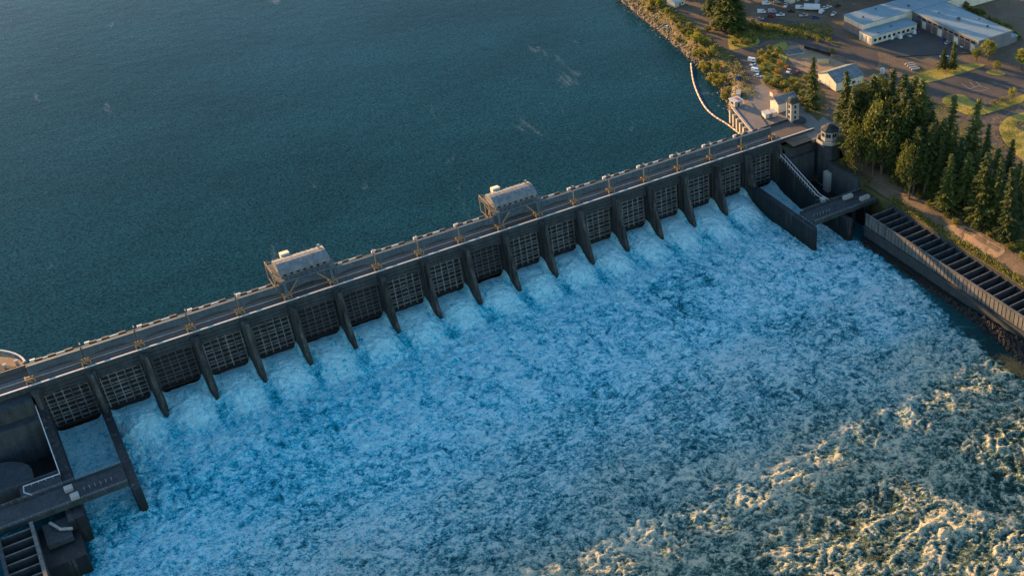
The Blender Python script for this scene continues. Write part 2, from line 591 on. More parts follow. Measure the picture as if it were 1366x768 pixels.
# river beyond the frame
xs2 = np.arange(-400, 352.1, 4.0)
ys2 = np.arange(-299.5, -900, -4.0)
X2, Y2 = np.meshgrid(xs2, ys2)
H2, F2, _ = foam_fields(X2, Y2)
struct('river_water', grid_mesh('river_water', X2, Y2, ZT + H2 * .8 - .3, 'foam', {'foam': F2, 'aerated_shade': F2 * 0, 'cyan': F2 * 0}))

# ================================================================== GROUND
SHORE = [(20, 326.5), (25, 329.4), (47, 334.1), (63, 341.1), (77, 347.5), (99.4, 354.9), (118.5, 356.7), (131.7, 358.4),
         (160, 362.6), (204, 367.9), (233, 371.1), (300, 380), (420, 402), (900, 520)]
_sy_ = np.array([a for a, b in SHORE])
_sx_ = np.array([b for a, b in SHORE])


def ground_h(X, Y):
    Z = .35 * fbm(X / 40, Y / 40, 101, 3) - .35
    # downstream bench along the fish ladder, rising to the trees
    bench = -11.6 + 3.4 * sstep(351, 361, X) + 8.2 * sstep(364, 392, X)
    w = 1 - sstep(-34, -20, Y)
    Z = Z * (1 - w) + w * (bench + .5 * fbm(X / 9, Y / 9, 111, 3))
    # forebay shore
    sx = np.interp(Y, _sy_, _sx_) + 1.5 * fbm(X / 6, Y / 6, 121, 3)
    up = Y > 44
    Z = np.where(up, -12 + (Z + 12) * sstep(-4.5, 11, X - sx), Z)
    return Z


gx = np.arange(332, 700.1, 2.0)
gy = np.arange(-420, 620.1, 2.0)
X, Y = np.meshgrid(gx, gy)
Z = ground_h(X, Y)
keep = ~((Y < -18) & (X < 350.8)) & ~((Y < 44) & (Y > -60) & (X < 333)) & ~((X < 348) & (Y < -9))
struct('ground', grid_mesh('ground', X, Y, Z, 'gravel', None, keep))


def gh(x, y):
    return float(ground_h(np.array([x]), np.array([y]))[0])


def sheet(name, poly, m, lift, thick=0.0, res=3.0, kind='structure', parent=None):
    """patch draped on the ground: fine grid clipped to the polygon"""
    poly = [(p[0], p[1]) for p in poly]
    px = [p[0] for p in poly]
    py = [p[1] for p in poly]
    import bmesh
    bm = bmesh.new()
    vs = [bm.verts.new((x, y, 0)) for x, y in poly]
    bm.faces.new(vs)
    for a0, a1, nrm in ((min(px), max(px), (1, 0, 0)), (min(py), max(py), (0, 1, 0))):
        k = a0 + res
        while k < a1:
            co = (k, 0, 0) if nrm[0] else (0, k, 0)
            bmesh.ops.bisect_plane(bm, geom=bm.verts[:] + bm.edges[:] + bm.faces[:], plane_co=co, plane_no=nrm)
            k += res
    arr = np.array([(v.co.x, v.co.y) for v in bm.verts])
    zz = ground_h(arr[:, 0], arr[:, 1]) + lift
    for v, z in zip(bm.verts, zz):
        v.co.z = z
    bmesh.ops.recalc_face_normals(bm, faces=bm.faces[:])
    if sum(f.normal.z for f in bm.faces) < 0:
        bmesh.ops.reverse_faces(bm, faces=bm.faces[:])
    if thick:
        bd = [e for e in bm.edges if e.is_boundary]
        r = bmesh.ops.extrude_edge_only(bm, edges=bd)
        for v in [g for g in r['geom'] if isinstance(g, bmesh.types.BMVert)]:
            v.co.z -= thick
    me = bpy.data.meshes.new(name)
    bm.to_mesh(me)
    bm.free()
    me.materials.append(M[m])
    return struct(name, me)


def smooth_poly(pts, n=5):
    """Catmull-Rom closed"""
    P = [np.array(p[:2]) for p in pts]
    out = []
    L = len(P)
    for i in range(L):
        a, b, c, d = P[i - 1], P[i], P[(i + 1) % L], P[(i + 2) % L]
        for k in range(n):
            tt = k / n
            q = .5 * ((2 * b) + (c - a) * tt + (2 * a - 5 * b + 4 * c - d) * tt ** 2 + (-a + 3 * b - 3 * c + d) * tt ** 3)
            out.append((float(q[0]), float(q[1])))
    return out


def zpoly(pts, ox, oy, k, sm=3):
    P = [G(ox + a / k, oy + b / k) for a, b in pts]
    return smooth_poly(P, sm) if sm else P


# asphalt roads and lots, grass islands with kerbs, dirt yards
sheet('plaza', [(330.5, 16.3), (338, 45), (345, 62), (352, 72), (368, 66), (372, 40), (366, 30), (366, -9), (352, -4), (334, 0.2)], 'plaza', .012)
sheet('access_road', zpoly([(300, 30), (420, 90), (560, 190), (660, 230), (830, 230), (1000, 200), (1152, 240), (1152, 215), (960, 190), (800, 205), (700, 260), (800, 260), (870, 240), (800, 310), (770, 340), (830, 400), (800, 440), (660, 400), (640, 330), (600, 260), (520, 190), (400, 120), (290, 60)], 800, 0, 3.84, 0) if False else
      zpoly([(280, 20), (430, 100), (560, 190), (650, 200), (660, 250), (740, 255), (880, 225), (800, 300), (790, 360), (830, 430), (700, 440), (640, 330), (590, 260), (520, 200), (400, 130), (270, 50)], 800, 0, 3.84, 2), 'asph', .016)
sheet('yard_road', zpoly([(0, 250), (150, 190), (400, 240), (620, 290), (900, 400), (1250, 560), (1365, 590), (1365, 768), (1150, 720), (900, 640), (650, 540), (430, 480), (200, 440), (60, 480), (0, 520)], 1010, 0, 8.53, 2), 'asph', .014)
sheet('car_park', zpoly([(-260, 60), (60, 170), (240, 195), (380, 165), (560, 110), (745, 45), (1250, 100), (1250, 240), (1062, 330), (1250, 330), (1250, 500), (1030, 460), (900, 500), (850, 600), (960, 790), (880, 790), (620, 640), (430, 500), (230, 370), (40, 240)], 1200, 80, 6.4, 0), 'asph', .018)
isl = zpoly([(365, 340), (400, 303), (480, 290), (560, 302), (620, 345), (740, 402), (800, 395), (900, 360), (1090, 290), (1090, 345), (900, 412), (700, 472), (600, 476), (500, 432), (410, 390)], 1200, 80, 6.4, 3)
sheet('grass_island', isl, 'grass', .17, .2)
sheet('grass_island', zpoly([(850, 590), (868, 545), (930, 490), (1062, 452), (1200, 420), (1200, 900), (1040, 840), (960, 770), (890, 690)], 1200, 80, 6.4, 3), 'grass', .17, .2)
sheet('small_lot', zpoly([(985, 545), (1062, 512), (1150, 500), (1150, 640), (1060, 610), (1010, 590)], 1200, 80, 6.4, 2), 'asph', .2)
sheet('grass_verge', zpoly([(60, 165), (230, 95), (400, 55), (560, 35), (735, 42), (560, 103), (380, 158), (240, 190)], 1200, 80, 6.4, 3), 'grass', .15, .18)
sheet('grass_verge', zpoly([(735, 100), (800, 80), (905, 110), (880, 130), (800, 125)], 1200, 80, 6.4, 2), 'grass', .15, .18)
sheet('grass_mound', zpoly([(660, 150), (700, 143), (800, 185), (812, 225), (700, 252), (664, 243)], 800, 0, 3.84, 3), 'grass', .14, .18)
sheet('grass_mound', zpoly([(800, 318), (868, 245), (945, 215), (965, 255), (950, 330), (900, 385), (840, 390)], 800, 0, 3.84, 3), 'grass', .14, .18)
sheet('dirt_yard', zpoly([(360, 520), (560, 530), (760, 620), (900, 680), (1050, 768), (900, 850), (700, 820), (560, 820), (400, 720), (330, 600)], 1010, 0, 8.53, 2), 'dirt', .02)
sheet('scrub_strip', zpoly([(-150, 270), (100, 240), (400, 290), (650, 350), (900, 460), (1060, 560), (900, 500), (650, 430), (400, 400), (100, 430), (-150, 420)], 1010, 0, 8.53, 2), 'scrub', .03)
sheet('scrub_strip', zpoly([(830, 400), (1000, 380), (1120, 420), (1160, 520), (1120, 620), (1000, 500), (900, 470)], 800, 0, 3.84, 2), 'scrub', .024)
sheet('shore_verge', [(x + dx, y) for y, x, dx in [(47, 334, 3), (63, 341, 3), (77, 347, 3), (99, 355, 3), (118, 357, 3), (160, 363, 3), (204, 368, 3), (240, 372, 3), (240, 372, 20), (204, 368, 19), (160, 363, 18), (118, 357, 17), (99, 355, 14), (77, 347, 10), (63, 341, 8), (47, 334, 6)]], 'scrub', .03)
sheet('grove_floor', [(362.5, -34), (372, -22), (400, 2), (425, 6), (424, -40), (405, -100), (398, -150), (398, -260), (362.5, -260), (363, -120)], 'scrub', .03)
sheet('bench_road', [(352.5, -44), (361, -36), (362.5, -80), (361.5, -120), (361.5, -260), (353.5, -260), (353.5, -120), (352, -80)], 'gravel', .02)
sheet('dirt_patch', smooth_poly([(352, -96), (358, -98), (362, -112), (362, -126), (356, -128), (352, -118)], 3), 'dirt', .04)
sheet('grass_bank', [(351.3, -62), (353.6, -58), (354.2, -100), (354, -170), (354, -260), (351.3, -260)], 'scrub', .05)
# painted bay lines of the car park
for k, (a, b) in enumerate([((530, 198), (600, 243)), ((600, 243), (680, 212)), ((680, 212), (765, 240)), ((600, 185), (640, 225)), ((650, 180), (700, 222)), ((690, 262), (765, 240)), ((620, 255), (690, 262)), ((760, 380), (800, 360)), ((800, 345), (860, 325))]):
    p0, p1 = G(1200 + a[0] / 6.4, 80 + a[1] / 6.4), G(1200 + b[0] / 6.4, 80 + b[1] / 6.4)
    dx, dy = p1[0] - p0[0], p1[1] - p0[1]
    L = math.hypot(dx, dy)
    nx, ny = -dy / L * .09, dx / L * .09
    sheet('bay_line', [(p0[0] + nx, p0[1] + ny), (p1[0] + nx, p1[1] + ny), (p1[0] - nx, p1[1] - ny), (p0[0] - nx, p0[1] - ny)], 'paint', .03, 0, 6)

# ================================================================== DAM
dam = thing('spillway_dam', 'long dark concrete spillway dam with a row of piers across the river', 'dam', (0, 0, 0))


def pier_mesh(extra=0.0):
    mb = MB()
    # section: (z, nose y); rear y = 16
    lv = [(-33, -12.6), (-27, -11.6), (-22, -10.4), (-13, -7.5), (-6, -5.6), (-.35, -4.4)]
    vs, fs = [], []
    for z, yn in lv:
        tp = 2.6 + 2.2 * (-z / 27)
        for x, y in ((-1.52, 15.8), (-1.52, yn + tp), (-.75, yn + .25), (0, yn), (.75, yn + .25), (1.52, yn + tp), (1.52, 15.8)):
            vs.append((x, y, z))
    n = 7
    for j in range(len(lv) - 1):
        for k in range(n):
            fs.append((j * n + k, j * n + (k + 1) % n, (j + 1) * n + (k + 1) % n, (j + 1) * n + k))
    fs.append(tuple((len(lv) - 1) * n + k for k in range(n)))
    fs.append(tuple(range(n))[::-1])
    mb.add(vs, [f[::-1] for f in fs])
    return mb.mesh('pier', 'pier')


pm = pier_mesh()
for i in range(19):
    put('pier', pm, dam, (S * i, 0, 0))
# long training walls of the end bays
for i in (0, 1, 17, 18):
    mb = MB()
    top = -15.4
    y1 = -57 if i in (1, 17) else -60
    pts = [(S * i - 1.5, -5), (S * i - 1.5, y1 + 1.5), (S * i - .6, y1), (S * i + .6, y1), (S * i + 1.5, y1 + 1.5), (S * i + 1.5, -5)]
    if i in (1, 17):
        mb.prism(pts, -34, top)
    else:
        # sloping top carrying the walkway
        n = len(pts)
        vs = [(x, y, -34) for x, y in pts] + [(x, y, -6.4 - 8.8 * min(1, max(0, (-y - 5) / 30))) for x, y in pts]
        vs2 = []
        mb.add([(S * i - 1.5, -5, -34), (S * i + 1.5, -5, -34), (S * i + 1.5, -35, -34), (S * i - 1.5, -35, -34),
                (S * i - 1.5, -5, -6.4), (S * i + 1.5, -5, -6.4), (S * i + 1.5, -35, top), (S * i - 1.5, -35, top)],
               [(0, 1, 2, 3), (7, 6, 5, 4), (0, 4, 5, 1), (1, 5, 6, 2), (2, 6, 7, 3), (3, 7, 4, 0)])
        mb.prism([(S * i - 1.5, -35.003), (S * i + 1.5, -35.003), (S * i + 1.5, y1), (S * i - 1.5, y1)], -34, top)
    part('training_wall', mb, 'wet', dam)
# road deck, parapets
mb = MB().box(-70, 352, .35, 15.4, -1.0, 0)
part('road_deck', mb, 'roadd', dam)
mb = MB().box(-70, 353, -.1, .345, -1.5, .85)
part('parapet', mb, 'fascia', dam)
mb = MB().box(-70, 353, -.22, .47, .853, 1.1)
part('parapet_rail', mb, 'railw', dam)
mb = MB().box(-3, 331, 14.2, 14.9, -34, -1.003)
part('light_block_wall', mb, 'wet', dam)  # unseen wall added to keep low sun from shining through under the deck
mb = MB().box(-70, 331, 12.6, 13.1, .003, 2.1)  # raised, moved inward and lengthened so that it shades the road deck
part('upstream_parapet', mb, 'steel_d', dam)
for x0, x1 in ((-70, -3.01), (331.01, 352)):
    part('upstream_parapet', MB().box(x0, x1, 15.405, 15.8, -1.2, .95), 'fascia', dam)
for yy, w, hh, mm in ((2.15, .14, .16, 'steel_l'), (2.95, .5, .3, 'steel_d'), (5.6, .3, .45, 'conc_l'), (7.4, .14, .16, 'steel_l'), (9.2, .5, .35, 'steel_d')):
    part('deck_rail' if mm == 'steel_l' else 'cable_trough', MB().box(-60, 331, yy - w / 2, yy + w / 2, .003, hh), mm, dam)
bm_blk = [MB().box(-.9, .9, -.35, .55, 2.103, 3.3).mesh('parapet_block', 'blockw'),
          MB().box(-1.9, 1.9, -.2, .2, 2.103, 2.8).mesh('parapet_block', 'blockw'),
          MB().box(-1.3, 1.3, -.4, .4, 2.103, 3.0).mesh('hoist_box', 'steel_d')]
for i in range(18):
    if i in (5, 10):
        pass
    for dx, kk in ((2.6, 0), (6.6, 1), (11.6, 1)):
        put('parapet_block', bm_blk[kk], dam, (S * i + dx, 12.85, 0))
    for dx in (4.6, 9.0, 14.8):
        put('hoist_box', bm_blk[2], dam, (S * i + dx - .2, 12.85, 0))
# arched girder above the road in each bay, on braced frames over the piers
N = 14
mb = MB()
vs, fs = [], []
L = S - .5
for k in range(N + 1):
    q = k / N
    x = .25 + L * q
    zb = 2.3 + 1.9 * (1 - (2 * q - 1) ** 2)
    for y in (3.7, 4.5):
        vs += [(x, y, zb), (x, y, 6.6)]
for k in range(N):
    a, b = 4 * k, 4 * k + 4
    fs += [(a, b, b + 1, a + 1), (a + 2, a + 3, b + 3, b + 2), (a + 1, b + 1, b + 3, a + 3), (a, a + 2, b + 2, b)]
fs += [(0, 1, 3, 2), (4 * N, 4 * N + 2, 4 * N + 3, 4 * N + 1)]
mb.add(vs, fs)
girder_me = mb.mesh('arched_girder', 'girder')
mb = MB()
for k in range(1, N):
    q = k / N
    zb = 2.35 + 1.9 * (1 - (2 * q - 1) ** 2)
    mb.box(.25 + L * q - .09, .25 + L * q + .09, 3.45, 3.698, zb, 6.55)
stiff_me = mb.mesh('web_stiffener', 'girder')
fl_me = MB().box(.25, .25 + L, 3.45, 4.7, 6.603, 6.8).mesh('top_flange', 'girder')
for i in range(18):
    g = put('arched_girder', girder_me, dam, (S * i, 0, 0))
    put('web_stiffener', stiff_me, g)
    put('top_flange', fl_me, g)
mb = MB()
for x in (-1.4, 1.4):
    mb.box(x - .2, x + .2, 1.3, 1.7, .0, 2.9)
    mb.bar((x, 1.5, 2.7), (x, 4.0, 2.7), .3, .35)
mb.bar((-1.4, 1.5, 2.7), (1.4, 1.5, .3), .3, .3)
mb.bar((-1.4, 1.5, 2.75), (1.4, 1.5, 2.75), .3, .3)
mb.box(-1.5, 1.5, 3.75, 4.4, .0, 2.28)
fr_me = mb.mesh('braced_frame', 'rust')
for i in range(19):
    put('braced_frame', fr_me, dam, (S * i, 0, 0))
# arched fascia beam under the parapet
mb = MB()
vs, fs = [], []
L = S - 3.06
for k in range(N + 1):
    q = k / N
    x = 1.53 + L * q
    zb = -5.2 + 1.0 * (1 - (2 * q - 1) ** 2)
    for y in (-.45, .5):
        vs += [(x, y, zb), (x, y, -1.52 if y < 0 else -1.52)]
for k in range(N):
    a, b = 4 * k, 4 * k + 4
    fs += [(a, b, b + 1, a + 1), (a + 2, a + 3, b + 3, b + 2), (a + 1, b + 1, b + 3, a + 3), (a, a + 2, b + 2, b)]
mb.add(vs, fs)
fa_me = mb.mesh('fascia_beam', 'fascia')
led_me = MB().box(1.53, 1.53 + L, -.95, -.455, -3.3, -2.9).mesh('fascia_ledge', 'conc')
for i in range(18):
    f = put('fascia_beam', fa_me, dam, (S * i, 0, 0))
    put('fascia_ledge', led_me, f)
# ---- gates
W = S - 3.2
gz0, gz1 = -21.6, -4.6
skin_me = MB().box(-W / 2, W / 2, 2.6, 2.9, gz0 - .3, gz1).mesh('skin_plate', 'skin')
rows = [gz0 + .4 + k * (gz1 - gz0 - 1.0) / 9 + .25 * ((k * 7) % 3 - 1) for k in range(10)]
for kind, mk in (('light', 'steel_l'), ('dark', 'steel_d')):
    M['gate_' + kind] = M[mk]
gparts = {}
M['gate_l'] = surface('gate_steel', (.1, .1, .09), (.27, .285, .28), .45, .6, .7)
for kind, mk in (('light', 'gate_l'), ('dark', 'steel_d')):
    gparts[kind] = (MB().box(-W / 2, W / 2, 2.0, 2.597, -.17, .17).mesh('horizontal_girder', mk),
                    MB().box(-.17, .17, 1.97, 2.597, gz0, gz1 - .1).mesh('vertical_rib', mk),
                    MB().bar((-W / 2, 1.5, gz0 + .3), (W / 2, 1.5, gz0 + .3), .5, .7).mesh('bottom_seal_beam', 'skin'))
darkset = {1: 0, 2: 2.2, 5: .0, 6: 1.5, 8: 1.2, 9: 2.4}
NAMES18 = {0: 'at the left end of the dam', 17: 'at its right end'}
for i in range(18):
    kd = 'dark' if i in (2, 5, 6, 9) else 'light'  # some gates get the darker steel
    dz = {2: 1.0, 5: .6, 6: .8, 9: 1.2, 13: .3}.get(i, [0, .35, -.3, .2, -.15][i % 5])
    lab = ('grey lattice steel spillway gate in the end bay ' + NAMES18[i]) if i in NAMES18 else \
        ('dark lattice' if kd == 'dark' else 'grey lattice') + ' steel spillway gate, ' + ORD[i] + ' bay from the left end of the dam'
    g = thing('spillway_gate', lab, 'gate', (S * (i + .5), 0, dz), 0, 'spillway gates between the piers')
    put('skin_plate', skin_me, g)
    a, b, c_ = gparts[kd]
    for z in rows:
        put('horizontal_girder', a, g, (0, 0, z))
    for k in range(6):
        put('vertical_rib', b, g, (-W / 2 + .5 + k * (W - 1) / 5, 0, 0))
    put('bottom_seal_beam', c_, g)

# ---- lamp posts on the deck
pole_me = MB().tube([(0, 0, 0), (0, 0, 8.6), (.0, -.4, 9.2), (0, -1.8, 9.4)], [.12, .09, .07, .06], 6).mesh('pole', 'steel_d')
head_me = MB().box(-.22, .22, -2.5, -1.7, 9.3, 9.5).mesh('lamp_head', 'steel_l')
for i in range(0, 19):
    if i in (5, 6, 10, 11):
        continue
    o = thing('lamp_post', 'thin dark lamp post on the dam deck above the ' + ORD[i] + ' pier from the left', 'lamp post', (S * i + .2, 5.2, 0), 0, 'lamp posts along the dam deck')
    put('pole', pole_me, o)
    put('lamp_head', head_me, o)

# ================================================================== GANTRY CRANES


def gantry(xc, label, opened):
    o = thing('gantry_crane', label, 'gantry crane', (xc, 8.8, 0.0), 0, 'gantry cranes on the dam deck')
    x0, x1, y0, y1 = -9.2, 9.2, -6.6, 6.6

    def P(name, mb, m, par=o):
        return put(name, mb.mesh(name, m), par)
    for x in (x0, x1):
        for y in (y0, y1):
            mb = MB()
            mb.box(x - .55, x + .55, y - .45, y + .45, .9, 8.2)
            lg = P('leg', mb, 'girder')
            P('wheel_bogie', MB().box(x - 1.4, x + 1.4, y - .35, y + .35, .05, .897), 'steel_d', lg)
    for y in (y0, y1):
        P('sill_girder', MB().box(x0 - 1.6, x1 + 1.6, y - .7, y + .7, 8.203, 9.3), 'girder')
        P('brace', MB().bar((x0, y, 1.6), (x0 + 5.5, y, 8.1), .35, .4), 'rust')
        P('brace', MB().bar((x1, y, 1.6), (x1 - 5.5, y, 8.1), .35, .4), 'rust')
    for x in (x0, x1):
        P('cross_girder', MB().box(x - .5, x + .5, y0 + .71, y1 - .71, 7.9, 9.25), 'girder')
        P('brace', MB().bar((x, y0 + .5, 1.5), (x, 0, 7.8), .3, .3), 'rust')
        P('brace', MB().bar((x, y1 - .5, 1.5), (x, 0, 7.8), .3, .3), 'rust')
    P('platform', MB().box(x0 - 2.2, x1 + 2.2, y0 - 1.1, y1 + 1.1, 9.303, 9.5), 'steel_d')
    wl = P('house_wall', MB().box(-9.4, 9.9, -4.9, 4.9, 9.503, 11.0), 'wallg')
    for k in range(7):
        P('window', MB().box(-8.3 + k * 2.6, -7.1 + k * 2.6, -4.96, -4.9, 9.9, 10.7), 'glass', wl)
    # barrel roof
    mb = MB()
    n = 7
    pts = []
    for k in range(n + 1):
        a = math.pi * k / n
        pts.append((-5.25 * math.cos(a), 11.003 + 2.9 * math.sin(a) ** .8))
    mb.prof(pts[::-1], 'x', -9.7, 10.3)
    rf = P('barrel_roof', mb, 'roofm')
    for k in range(11):
        mb = MB()
        xx = -9.4 + k * 1.94
        rp = [(-5.3 * math.cos(math.pi * j / n), 11.05 + 2.92 * math.sin(math.pi * j / n) ** .8) for j in range(n + 1)]
        mb.tube([(xx, a, b) for a, b in rp], .06, 4)
        P('roof_seam', mb, 'roofm', rf)
    P('roof_vent', MB().ring((8.6, 2.0, 13.6), [(.35, 0), (.35, 1.2), (.6, 1.25), (.6, 1.5)], 8), 'steel_l', rf)
    # hoist cabin on the upstream side
    P('hoist_cabin', MB().prof([(4.95, 11.2), (8.0, 11.2), (8.0, 13.4), (4.95, 13.9)], 'x', -5.6, -2.2), 'wallc')
    P('hoist_block', MB().box(-1.6, 3.4, -3.2, 3.2, 4.2, 7.9), 'wallg')
    # open end frame with stair on the left end
    mb = MB()
    for y in (-5.2, 5.2):
        mb.bar((-12.2, y, 5.0), (-12.2, y, 13.0), .3)
    mb.bar((-12.2, -5.2, 12.9), (-12.2, 5.2, 12.9), .3)
    mb.bar((-12.2, -5.2, 9.6), (-12.2, 5.2, 12.9), .25)
    mb.bar((-12.2, -5.2, 5.2), (-12.2, 5.2, 5.2), .25)
    for y in (-5.2, 5.2):
        mb.bar((-12.2, y, 12.9), (-9.75, y * .95, 12.2), .25)
        mb.bar((-12.2, y, 9.4), (-9.75, y, 9.4), .3)
    P('end_frame', mb, 'rust')
    mb = MB()
    mb.bar((-11.0, -5.0, 9.3), (-11.0, 5.0, .5), .9, .15)
    P('stair', mb, 'rust')
    # walkway rail
    for y in (-7.6, 7.6):
        mb = MB()
        mb.bar((x0 - 2.1, y, 10.5), (x1 + 2.1, y, 10.5), .08)
        for k in range(12):
            xx = x0 - 2.1 + k * (x1 - x0 + 4.2) / 11
            mb.bar((xx, y, 9.45), (xx, y, 10.5), .08)
        P('handrail', mb, 'steel_l')
    return o


gantry(S * 5.5 + .0, 'grey gantry crane with barrel roof standing over the left part of the dam', True)
gantry(S * 10.5 + .0, 'grey gantry crane with barrel roof and sunlit braces near the middle of the dam', False)

# ================================================================== END STRUCTURES
# service bridges over the end bays
for x0, x1, lab, mats in ((-46, 16.78, 'dark concrete service bridge over the end bay by the left fish ladder', 'conc'),
                          (312.55, 350.5, 'dark concrete service bridge over the end bay by the right fish ladder', 'conc')):
    o = thing('service_bridge', lab, 'bridge', ((x0 + x1) / 2, -48, -15.39))
    part('bridge_deck', MB().box(x0, x1, -53.4, -42.6, -14.9, -14.1), mats, o)
    part('kerb_beam', MB().box(x0, x1, -53.9, -53.41, -15.36, -13.6), 'fascia', o)
    part('kerb_beam', MB().box(x0, x1, -42.59, -42.1, -15.36, -13.6), 'fascia', o)
    mb = MB()
    for k in range(5):
        mb.box(x0 + .02, x1 - .02, -52.6 + k * 2.3, -52.1 + k * 2.3, -15.36, -14.903)
    part('girder', mb, 'steel_d', o)
    for yy in (-53.65, -42.35):
        mb = MB()
        mb.bar((x0, yy, -12.6), (x1, yy, -12.6), .07)
        mb.bar((x0, yy, -13.05), (x1, yy, -13.05), .05)
        for k in range(int((x1 - x0) / 2.2)):
            mb.bar((x0 + .3 + k * 2.2, yy, -13.62), (x0 + .3 + k * 2.2, yy, -12.6), .07)
        part('railing', mb, 'steel_l', o)
    for k in range(6):
        xx = (4.0 + k * 1.7) if x0 < 0 else (315.5 + k * 1.8)
        part('stem', MB().tube([(xx, -49.5, -14.097), (xx, -49.5, -12.3)], .1, 6), 'steel_l', o)
        part('stem_housing', MB().box(xx - .3, xx + .3, -49.1, -48.3, -14.097, -13.4), 'steel_d', o)
    if x0 < 0:
        for yy, d in ((-46.0, 2.2), (-51.2, 2.6)):
            part('gate_hoist', MB().box(-1.6 + (yy + 46) * -.2, 1.0 + (yy + 46) * -.2, yy - d / 2, yy + d / 2, -14.097, -12.6), 'conc_l', o)
    else:
        for xx, yy in ((339.5, -44.6), (345.5, -50.0)):
            part('gate_hoist', MB().box(xx - 2.6, xx + 2.6, yy - .9, yy + .9, -14.097, -12.4), 'conc_l', o)
        for xx in (330.5, 336.5, 344):
            part('bridge_pier', MB().box(xx - 1.2, xx + 1.2, -53.0, -43.0, -34, -15.363), 'wet', o)


# fish ladders
def ladder(x0, x1, ya, yb, zt, zb, panels, label, step):
    o = thing('fish_ladder', label, 'fish ladder', ((x0 + x1) / 2, ya, zb))
    part('outer_wall', MB().box(x0 if panels > 0 else x1 - .6, x0 + .6 if panels > 0 else x1, yb, ya, zb, zt), 'conc', o)
    part('inner_wall', MB().box(x1 - .6 if panels > 0 else x0, x1 if panels > 0 else x0 + .6, yb, ya, zb, zt + .4), 'conc', o)
    part('channel_floor', MB().box(x0 + .61, x1 - .61, yb, ya, zb, zb + .5), 'wet', o)
    mb = MB()
    mb.add([(x0 + .605, yb, zb + 3), (x1 - .605, yb, zb + 3), (x1 - .605, ya, zb + 3), (x0 + .605, ya, zb + 3)], [(0, 1, 2, 3)])
    part('channel_water', mb, 'slackw', o)
    xe = x0 if panels > 0 else x1 - .6
    part('coping', MB().box(xe - .25, xe + .85, yb, ya, zt + .003, zt + .3), 'ladd', o)
    xi = x1 - .6 if panels > 0 else x0
    part('coping', MB().box(xi - .25, xi + .85, yb, ya, zt + .403, zt + .6), 'conc', o)
    b_me = MB().box(x0 + .62 - (x0 + x1) / 2, x1 - .62 - (x0 + x1) / 2, -.1, .1, 1.0, zt - zb - .15).mesh('baffle_wall', 'conc')
    rb = MB().box(x0 + .62 - (x0 + x1) / 2, x1 - .62 - (x0 + x1) / 2, -.2, .2, zt - zb - .147, zt - zb + .1).mesh('baffle_cap', 'ladd')
    y = ya - step * .6
    k = 0
    while y > yb + 1:
        b = put('baffle_wall', b_me, o, (0, y - ya, 0))
        put('baffle_cap', rb, b)
        y -= step
    if panels > 0:
        pan = MB().box(-.12, .0, -step * .2, step * .2, -5.6, -.4).mesh('wall_panel', 'ladd')
        y = ya - 1.5
        while y > yb + 1:
            put('wall_panel', pan, o, (x0 - (x0 + x1) / 2 - .003, y - ya, zt - zb))
            y -= step * .5
        part('wall_ledge', MB().box(x0 - .9, x0 - .125, yb, ya, zt - 6.9, zt - 6.1), 'conc', o)
    return o


t = NT('slack_water')
t.b.inputs['Base Color'].default_value = (.006, .02, .025, 1)
n1 = t.noise(t.pos(), 1.2, 3)
t.l(t.ramp(n1, [(.3, (.004, .014, .018)), (.7, (.01, .03, .036))]), t.b.inputs['Base Color'])
t.b.inputs['Roughness'].default_value = .2
t.bump(n1, .4, .2)
M['slackw'] = t.m
ladder(335.6, 350.6, -62.5, -300, -13.0, -31, 1, 'long concrete fish ladder with cross walls and panelled wall on the right bank', 4.7)
ladder(-23.2, -12.9, -56.5, -130, -13.0, -31, -1, 'dark fish ladder channel with cross walls in the lower left corner', 4.6)
# bank slabs and pools
mb = MB().box(333.2, 335.597, -300, -62.5, -34, -24.8)
struct('ladder_footing', mb.mesh('ladder_footing', 'wet'))


struct('bench_edge', MB().box(350.603, 353.5, -300, -43, -34, -11.75).mesh('bench_edge', 'scrub'))
struct('bench_edge', MB().box(349.503, 353.5, -42.99, -19.6, -34, -8.6).mesh('bench_edge', 'scrub'))


def block(name, label, cat, parts, loc):
    o = thing(name, label, cat, loc)
    for nm, mb, m in parts:
        part(nm, mb, m, o)
    return o


# left abutment: retaining walls, pool with curved wall, dirt headland
mb = MB().box(-60, -1.55, -40.5, -33.8, -34, -14.6)
parts = [('pool_wall', MB().box(-60, -1.55, -34.4, -33.6, -34, -13.4), 'conc'),
         ('back_wall', MB().box(-70, -1.55, -6.2, -.11, -34, -1.55), 'fascia'),
         ('ledge', MB().box(-70, -1.56, -10.2, -6.21, -34, -7.2), 'conc'),
         ('pool_floor', MB().box(-60, -1.56, -33.59, -10.21, -34, -23.0), 'wet')]
o = block('abutment_pool', 'dark sunken concrete pool with handrail at the left end of the dam', 'pool', parts, (-30, -20, -34))
mb = MB()
cx_, cy_ = -20, -24
arc = [(-20 + 11 * math.cos(R_(a)), -26 + 11 * math.sin(R_(a))) for a in range(-10, 95, 15)]
poly = [(-59.9, -14.5)] + arc[::-1] + [(-9.2, -33.5), (-59.9, -33.5)]
part('curved_platform', MB().prism(poly, -22.99, -15.6), 'conc', o)
rl = MB()
path = [(-1.7, -5.2, -2.3), (-1.7, -8, -5.0), (-1.7, -34.6, -13.9), (-12.6, -34.6, -12.5), (-12.6, -37.5, -12.8), (-10.7, -40.5, -13.3)]
path = [(-1.4, -5, -5.3), (-1.4, -35, -14.2), (-1.4, -36.5, -14.2), (-12.5, -36.5, -14.0), (-12.8, -40, -14.0), (-11, -42.3, -14.0)]
